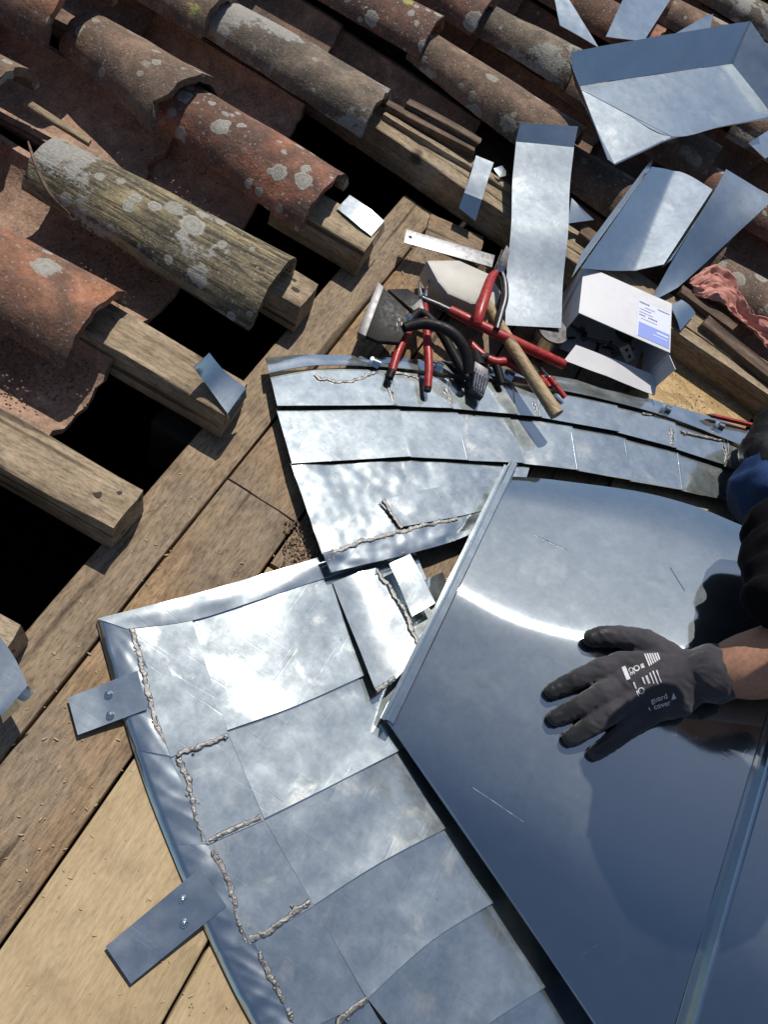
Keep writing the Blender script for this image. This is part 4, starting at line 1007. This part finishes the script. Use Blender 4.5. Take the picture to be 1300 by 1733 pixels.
# fittings inside
inner = cd.lerp(cc, .5)+iny*.04
for i in range(9):
    s = .12+.085*i; p = cd.lerp(cc, s)+iny*rnd.uniform(.008, .05); z = .012+rnd.uniform(0, .022)
    q = Vector((p.x, p.y, z)); d = Vector((rnd.uniform(-1, 1), rnd.uniform(-1, 1), rnd.uniform(-.2, .5))).normalized()
    o = tube_obj('screw', [q-d*.020, q-d*.017, q-d*.0165, q+d*.016, q+d*.022], [.0055, .0055, .0028, .0026, .0004], M['steel'], None, 10)
    tag(o, 'dark steel screw in the open white box, %s from its left side' % ('first second third fourth fifth sixth seventh eighth ninth'.split()[i]), 'screw', 'screws in the box')
q = W(1057, 566, .045); tube_p = [q, q+Vector((.0, 0, .012)), q+Vector((0, 0, .022))]
o = tube_obj('rubber_cap', tube_p, [.017, .0165, .010], M['black'], None, 20); tag(o, 'round black rubber cap at the mouth of the white box', 'cap')
e = empty('bracket', W(1060, 600, .02), 'small cream bracket with two dark holes leaning out of the box', 'bracket')
bq = [W(1050, 589, .048), W(1066, 582, .050), W(1076, 606, .034), W(1062, 614, .032)]
prism('plate', bq, .003, M['clip_plastic'], e, .0006)
for s in (.28, .72):
    c = (bq[0].lerp(bq[3], s)+bq[1].lerp(bq[2], s))/2; n = (bq[1]-bq[0]).cross(bq[3]-bq[0]).normalized()
    if n.z < 0: n = -n
    tube_obj('screw_hole', [c-n*.001, c+n*.0005], .0030, M['black'], e, 14)

# ---- pink cloth
def cw(u, v, p): return Vector((.006*nz((u*6, v*5, 0), 1, 4), .006*nz((u*5, v*6, 3), 1, 5), .020*(.4+nz((u*3.2, v*3, 0), 1, 6)) + .009*abs(nz((u*8, v*7, 0), 1, 7)) + .004*nz((u*18, v*16, 1), 1, 8)))
o = strip('pink_cloth', [(1168, 480, .075), (1195, 462, .085), (1225, 470, .085), (1258, 520, .080), (1325, 570, .072)], [(1172, 500, .072), (1190, 512, .074), (1222, 525, .075), (1255, 555, .070), (1320, 600, .065)], M['pink'], None, .0015, 60, 30, cw)
tag(o, 'crumpled pink cloth lying on the beam at the right edge', 'cloth')
# ---- crumbs of mortar and leaf litter on the pans, nails in the battens
bm = bmesh.new(); rnd = random.Random(11)
for i in range(900):
    px, py = rnd.choice(((rnd.uniform(180, 400), rnd.uniform(260, 430)), (rnd.uniform(0, 150), rnd.uniform(560, 680)), (rnd.uniform(120, 270), rnd.uniform(380, 510)), (rnd.uniform(480, 560), rnd.uniform(880, 960))))
    p = W(px, py, .02 if py < 800 else .002); r = rnd.uniform(.0006, .0022)
    if py < 800: p.z = .018+rnd.uniform(0, .012)
    bmesh.ops.create_icosphere(bm, subdivisions=1, radius=r, matrix=Matrix.Translation(p) @ Matrix.Diagonal((1, rnd.uniform(.5, 1.4), rnd.uniform(.4, 1), 1)))
bs = bmesh.new()
for i in range(500):
    px, py = rnd.choice(((rnd.uniform(0, 420), rnd.uniform(1250, 1733)), (rnd.uniform(20, 480), rnd.uniform(760, 1250)), (rnd.uniform(640, 850), rnd.uniform(400, 480)), (rnd.uniform(1120, 1230), rnd.uniform(620, 700))))
    p = W(px, py, .001)
    if p.x < -.245: continue
    p.z = .0135 if px > 1000 else .0008
    r = rnd.uniform(.0004, .0013)
    bmesh.ops.create_icosphere(bs, subdivisions=1, radius=r, matrix=Matrix.Translation(p) @ Matrix.Rotation(rnd.uniform(0, 3), 4, 'Z') @ Matrix.Diagonal((rnd.uniform(.8, 3.2), .8, .6, 1)))
tag(bm_obj('sawdust', bs, M['sawdust'], None, True), 'pale specks of sawdust and splinters strewn over the planks', 'sawdust', kind='stuff')
tag(bm_obj('mortar_crumbs', bm, M['soil'], None, True), 'scattered brown crumbs of mortar and litter on tiles and planks', 'debris', kind='stuff')

# ================================================================== PERSON kneeling at the right edge
def blob(name, caps, vox, mat, parent=None, smooth_it=6, extra=None, wrinkle=0.0, ws=14):
    """one continuous skin over tapered capsules (p0, r0, p1, r1)"""
    bm = bmesh.new()
    for p0, r0, p1, r1 in caps:
        p0 = Vector(p0); p1 = Vector(p1); d = p1-p0; n = max(2, int(d.length/(min(r0, r1)*.55)))
        for i in range(n+1):
            t = i/n; bmesh.ops.create_icosphere(bm, subdivisions=2, radius=r0*(1-t)+r1*t, matrix=Matrix.Translation(p0.lerp(p1, t)))
    if extra: extra(bm)
    me = bpy.data.meshes.new(name+'_src'); bm.to_mesh(me); bm.free()
    o = bpy.data.objects.new(name+'_src', me); C.objects.link(o)
    m = o.modifiers.new('r', 'REMESH'); m.mode = 'VOXEL'; m.voxel_size = vox
    m = o.modifiers.new('s', 'SMOOTH'); m.factor = .5; m.iterations = smooth_it
    dg = bpy.context.evaluated_depsgraph_get(); ev = o.evaluated_get(dg); r = ev.to_mesh()
    v = [x.co.copy() for x in r.vertices]; f = [tuple(p.vertices) for p in r.polygons]
    if wrinkle:
        for i, x in enumerate(r.vertices):
            q = x.co; k = 1-abs(noise.noise(Vector((q.x*ws, q.y*ws*1.9, q.z*ws*1.4))))*2.2
            v[i] = q + x.normal*wrinkle*(k + .5*noise.noise(q*ws*2.7))
    ev.to_mesh_clear(); bpy.data.objects.remove(o); bpy.data.meshes.remove(me)
    return mesh_obj(name, v, f, mat, parent, 'all')
def V(*a): return Vector(a)
wrist = PP(1198, 1142, .040); elbow = W(1520, 1075, .30)
# keep the forearm at a natural length
elbow = wrist + (elbow-wrist).normalized()*.265
shoL, shoR = V(.62, .47, .55), V(.66, .86, .54)
head = V(.37, .62, .585)
knR, knL = W(1317, 838, .085), V(.74, .50, .09)
hipR, hipL = V(.98, .87, .34), V(1.00, .66, .34)
elR = V(.60, .76, .32); wrR = V(.580, .885, .175); haR = W(1440, 770, .125)
knR.z = .085
person = empty('person', V(.9, .75, 0), 'kneeling person in black top and blue jeans pressing a gloved hand on the panel', 'person')
def head_extra(bm):
    bmesh.ops.create_icosphere(bm, subdivisions=3, radius=1, matrix=Matrix.Translation(head) @ Matrix.Rotation(-.5, 4, 'Y') @ Matrix.Diagonal((.098, .075, .108, 1)))
    bmesh.ops.create_icosphere(bm, subdivisions=2, radius=1, matrix=Matrix.Translation(head+V(-.055, 0, -.075)) @ Matrix.Diagonal((.045, .05, .05, 1)))
    bmesh.ops.create_icosphere(bm, subdivisions=2, radius=1, matrix=Matrix.Translation(head+V(-.102, 0, -.045)) @ Matrix.Diagonal((.018, .012, .022, 1)))
    for s in (-1, 1): bmesh.ops.create_icosphere(bm, subdivisions=2, radius=1, matrix=Matrix.Translation(head+V(.01, .076*s, -.02)) @ Matrix.Diagonal((.02, .008, .032, 1)))
body_caps = [(V(.98, .76, .37), .13, V(.82, .73, .47), .125), (V(.82, .73, .47), .125, V(.66, .68, .56), .115), (V(.66, .68, .56), .10, V(.53, .625, .60), .055), (V(.53, .625, .60), .052, head+V(.06, .01, -.02), .052),
             (shoL, .055, shoR, .055), (shoL, .05, elbow, .046), (elbow, .048, elbow.lerp(wrist, .35), .057), (elbow.lerp(wrist, .35), .057, elbow.lerp(wrist, .82), .041), (elbow.lerp(wrist, .82), .041, wrist, .026), (wrist, .026, PP(1110, 1160, .022), .014),
             (shoR, .05, elR, .042), (elR, .042, wrR, .030), (wrR, .028, haR, .024),
             (hipR, .09, knR, .055), (hipL, .09, knL, .060), (knR, .055, V(.95, .97, .06), .045), (knL, .055, V(1.15, .56, .06), .045), (V(.95, .97, .06), .035, V(1.05, .98, .04), .03), (V(1.15, .56, .06), .035, V(1.25, .57, .04), .03)]
body = blob('body', body_caps, .009, M['skin'], person, 4, head_extra)
for s in (-1, 1):
    ec = head+V(-.076, .031*s, -.020)
    bm = bmesh.new(); bmesh.ops.create_uvsphere(bm, u_segments=14, v_segments=10, radius=.0115, matrix=Matrix.Translation(ec)); ey = bm_obj('eye', bm, M['print_white'], person, 'all')
    bm = bmesh.new(); bmesh.ops.create_uvsphere(bm, u_segments=12, v_segments=8, radius=1, matrix=Matrix.Translation(ec+V(-.0085, 0, -.004)) @ Matrix.Diagonal((.0036, .0052, .0052, 1))); bm_obj('iris', bm, M['hair'], ey, 'all')
    tube_obj('eyebrow', [ec+V(-.008, -.014, .017), ec+V(-.012, 0, .020), ec+V(-.008, .014, .017)], [.0022, .0032, .0022], M['hair'], person, 8)
tube_obj('lips', [head+V(-.092, -.022, -.085), head+V(-.101, 0, -.084), head+V(-.092, .022, -.085)], [.003, .0055, .003], M['skin'], person, 8)
bm = bmesh.new(); bmesh.ops.create_uvsphere(bm, u_segments=24, v_segments=14, radius=1, matrix=Matrix.Translation(head+V(.018, 0, .024)) @ Matrix.Rotation(-.5, 4, 'Y') @ Matrix.Diagonal((.098, .082, .10, 1)))
for v in bm.verts: v.co += Vector((nz(v.co, 40, 1), nz(v.co, 40, 2), nz(v.co, 40, 3)))*.007
bm_obj('hair', bm, M['hair'], person, 'all')
blob('black_top', [(V(.97, .76, .40), .145, V(.82, .73, .475), .14), (V(.82, .73, .475), .14, V(.66, .68, .565), .128), (V(.66, .68, .56), .118, V(.57, .64, .59), .078), (shoL, .07, shoR, .07),
                  (shoL, .068, shoL.lerp(elbow, .75), .058), (shoR, .068, elR, .058), (elR, .058, wrR, .046), (elR+V(-.02, -.02, -.03), .05, V(.56, .79, .20), .05), (V(.80, .72, .40), .12, V(.70, .74, .30), .10), (elR, .05, W(1322, 900, .22), .040), (W(1322, 900, .22), .040, W(1325, 1010, .26), .036), (W(1325, 1010, .26), .036, V(.66, .66, .46), .06)], .007, M['black_cloth'], person, 2, None, .010, 13)
blob('jeans', [(V(1.0, .76, .34), .15, V(.93, .75, .40), .14), (hipR, .105, knR, .066), (hipL, .105, knL, .07), (knR, .066, V(.92, .97, .065), .056), (knL, .068, V(1.12, .56, .065), .056)], .007, M['jeans'], person, 2, None, .010, 15)
blob('knee_pad', [(W(1290, 765, .085), .034, W(1320, 722, .100), .040), (W(1320, 722, .100), .040, W(1380, 700, .110), .045), (W(1290, 765, .085), .030, W(1340, 800, .125), .036)], .005, M['black'], person, 4, None, .003, 24)
blob('boot', [(V(.93, .97, .055), .05, V(1.04, .98, .045), .04), (V(1.04, .98, .045), .04, V(1.10, .98, .03), .03)], .008, M['black'], person)
blob('boot', [(V(1.13, .56, .055), .05, V(1.24, .57, .045), .04), (V(1.24, .57, .045), .04, V(1.30, .57, .03), .03)], .008, M['black'], person)

# ---- gloves: palm and five separate fingers
def finger(pts, rs): return [(pts[i], rs[i], pts[i+1], rs[i+1]) for i in range(len(pts)-1)]
kn = {'i': PP(1050, 1124, .026), 'm': PP(1056, 1156, .028), 'r': PP(1066, 1188, .026), 'p': PP(1082, 1216, .022)}
caps = []
caps += finger([kn['i'], PP(1016, 1131, .030), PP(982, 1147, .022), PP(955, 1160, .013), PP(936, 1169, .0105)], [.0118, .0108, .0102, .0096, .0084])
caps += finger([kn['m'], PP(1020, 1173, .033), PP(986, 1192, .024), PP(958, 1207, .014), PP(941, 1214, .0105)], [.0120, .0110, .0104, .0097, .0085])
caps += finger([kn['r'], PP(1035, 1207, .030), PP(1005, 1226, .022), PP(980, 1242, .013), PP(966, 1248, .0105)], [.0116, .0105, .0100, .0094, .0082])
caps += finger([kn['p'], PP(1062, 1236, .024), PP(1040, 1253, .018), PP(1020, 1267, .012), PP(1008, 1273, .0098)], [.0108, .0096, .0090, .0085, .0076])
caps += finger([PP(1130, 1112, .026), PP(1092, 1088, .024), PP(1052, 1077, .020), PP(1020, 1077, .015), PP(1002, 1080, .0125)], [.0165, .0148, .0118, .0112, .0092])
wr0 = PP(1188, 1140, .036)
for k, (r0, r1) in {'i': (.0135, .020), 'm': (.0150, .022), 'r': (.0145, .021), 'p': (.0130, .019)}.items(): caps.append((kn[k], r0, wr0, r1))
caps += [(PP(1120, 1118, .024), .017, wr0, .021), (PP(1100, 1200, .018), .014, PP(1150, 1185, .024), .017), (PP(1150, 1185, .024), .016, wr0, .021), (PP(1085, 1140, .018), .012, PP(1110, 1190, .015), .012)]
caps += [(wr0, .026, wrist.lerp(elbow, .03), .030)]
def glove_obj(nm, caps, tips, label=None):
    gl = blob(nm, caps, .0021, M['glove'], person, 8, None, .0007, 75)
    at = gl.data.color_attributes.new('coat', 'FLOAT_COLOR', 'POINT')
    off = person.location
    for i, v in enumerate(gl.data.vertices):
        p = v.co+off; d = min((p-t).length - L for t, L in tips); k = max(0, min(1, .5 - d/.012 + .25*nz(p, 90, 1)))
        at.data[i].color = (k, k, k, 1)
    if label: gl['label'] = label
    return gl
m, n, l, b = new_mat('glove_knit')
ca_ = n.new('ShaderNodeVertexColor'); ca_.layer_name = 'coat'
vv = coords(n, l, rnd=False); kf = tex_noise(n, l, vv, 700, 2); kb = tex_noise(n, l, vv, 40, 3)
knit = ramp(n, l, kb, [(.3, (.019, .018, .025)), (.7, (.038, .035, .042))])
l.new(mixc(n, l, ca_.outputs['Color'], knit, (.009, .009, .010)), b.inputs['Base Color'])
rr2 = n.new('ShaderNodeMapRange'); l.new(ca_.outputs['Color'], rr2.inputs[0]); rr2.inputs[3].default_value = .85; rr2.inputs[4].default_value = .42; l.new(rr2.outputs[0], b.inputs['Roughness'])
b.inputs['Sheen Weight'].default_value = .25; b.inputs['Sheen Roughness'].default_value = .5
wv_ = N(n, 'ShaderNodeTexWave', Scale=160.0, Distortion=2.0, Detail=1.0); wv_.bands_direction = 'X'; l.new(vv, wv_.inputs['Vector'])
bump(n, l, b, math_n(n, l, 'ADD', kf, math_n(n, l, 'ADD', math_n(n, l, 'MULTIPLY', kb, 2.0), math_n(n, l, 'MULTIPLY', wv_.outputs['Fac'], .35))), .5, .0008)
M['glove'] = m
tips = [(PP(936, 1169, .0105), .034), (PP(941, 1214, .0105), .034), (PP(966, 1248, .0105), .032), (PP(1008, 1273, .0098), .028), (PP(1002, 1080, .0125), .026)]
caps = [(a, ra*1.20, b_, rb*1.20) for a, ra, b_, rb in caps]
gl = glove_obj('glove', caps, tips, 'dark knitted work glove with black coated fingers and white print, spread on the panel')
c2_ = finger([haR+V(.02, -.02, .0), haR+V(-.02, -.015, .002), haR+V(-.05, -.025, -.012), haR+V(-.065, -.03, -.03)], [.013, .0115, .0105, .009]) + \
      finger([haR+V(.02, 0, .0), haR+V(-.02, .008, .004), haR+V(-.055, .006, -.010), haR+V(-.072, .004, -.032)], [.013, .012, .0108, .009]) + \
      finger([haR+V(.02, .02, 0), haR+V(-.018, .03, .002), haR+V(-.05, .032, -.012), haR+V(-.064, .032, -.03)], [.013, .0115, .0104, .009]) + \
      finger([haR+V(.03, .03, -.004), haR+V(-.006, .05, -.002), haR+V(-.03, .054, -.014), haR+V(-.042, .056, -.03)], [.012, .0105, .0095, .008]) + \
      finger([haR+V(.04, -.02, -.01), haR+V(.005, -.05, -.008), haR+V(-.025, -.062, -.02)], [.016, .013, .010]) + \
      [(haR+V(.02, 0, 0), .022, wrR, .031), (haR+V(.02, .024, 0), .02, wrR, .031), (haR+V(.02, -.02, 0), .02, wrR, .031)]
glove_obj('glove', c2_, [(haR+V(-.03, 0, 0), .30)], 'black glove of the other hand resting on the knee')
# white print on the back of the glove
gm_ = gl.data; off = person.location
bvh = BVHTree.FromPolygons([v.co+off for v in gm_.vertices], [tuple(p.vertices) for p in gm_.polygons])
def on_glove(px, py):
    d = ray(px, py).normalized(); loc, nn, i, dist = bvh.ray_cast(CAM, d)
    return None if loc is None else loc + nn*.0006
def print_mesh(name, polys):
    vs, fs = [], []
    for poly in polys:
        q = [on_glove(*p) for p in poly]
        if any(x is None for x in q): continue
        fs.append(tuple(range(len(vs), len(vs)+len(q)))); vs += q
    return mesh_obj(name, vs, fs, M['print_white'], gl, False) if vs else None
def rot2(x, y, cx, cy, a): return (cx + x*math.cos(a)-y*math.sin(a), cy + x*math.sin(a)+y*math.cos(a))
def text_polys(s, size, cx, cy, ang):
    cu = bpy.data.curves.new('t', 'FONT'); cu.body = s; cu.size = size; cu.align_x = 'CENTER'; cu.align_y = 'CENTER'; cu.resolution_u = 3; cu.offset = size*.012
    o = bpy.data.objects.new('t', cu); C.objects.link(o); dg = bpy.context.evaluated_depsgraph_get(); me = o.evaluated_get(dg).to_mesh()
    out = [[rot2(me.vertices[i].co.x, -me.vertices[i].co.y, cx, cy, ang) for i in p.vertices] for p in me.polygons]
    o.evaluated_get(dg).to_mesh_clear(); bpy.data.objects.remove(o); bpy.data.curves.remove(cu); return out
def rect(cx, cy, w, h, a):
    m = max(1, int(h/2.5)); return [[rot2(x, y, cx, cy, a) for x, y in ((-w/2, -h/2+h*i/m), (w/2, -h/2+h*i/m), (w/2, -h/2+h*(i+1)/m), (-w/2, -h/2+h*(i+1)/m))] for i in range(m)]
def ring_polys(cx, cy, r0, r1, n=14): return [[(cx+r0*math.cos(2*math.pi*i/n), cy+r0*math.sin(2*math.pi*i/n)), (cx+r1*math.cos(2*math.pi*i/n), cy+r1*math.sin(2*math.pi*i/n)), (cx+r1*math.cos(2*math.pi*(i+1)/n), cy+r1*math.sin(2*math.pi*(i+1)/n)), (cx+r0*math.cos(2*math.pi*(i+1)/n), cy+r0*math.sin(2*math.pi*(i+1)/n))] for i in range(n)]
print_mesh('brand_print', text_polys('cover', 13, 1121, 1193, -.30) + text_polys('guard', 13, 1116, 1182, -.30) + [[rot2(x, y, 1138, 1179, -.30) for x, y in ((-3, 5), (4, -6), (6, 5))]])
pr = rect(1060, 1139, 7, 24, -.38) + ring_polys(1078, 1131, 3.5, 5.5) + text_polys('CE', 11, 1069, 1136, 1.19) + rect(1088, 1127, 6, 8, -.38)
for k in range(6): pr += rect(1096+k*3.8, 1117-k*1.2, 2.4, 22-k*2, -.38)
for x, y, w, h in ((1075, 1160, 2.5, 12), (1080, 1174, 2, 10), (1104, 1148, 2, 20), (1110, 1147, 2.2, 24), (1116, 1145, 2, 22), (1100, 1200, 2, 6), (1097, 1150, 4, 14), (1090, 1152, 2.4, 12)): pr += rect(x, y, w, h, -.38)
pr += ring_polys(1086, 1169, 4, 6)
print_mesh('glove_marks', pr)
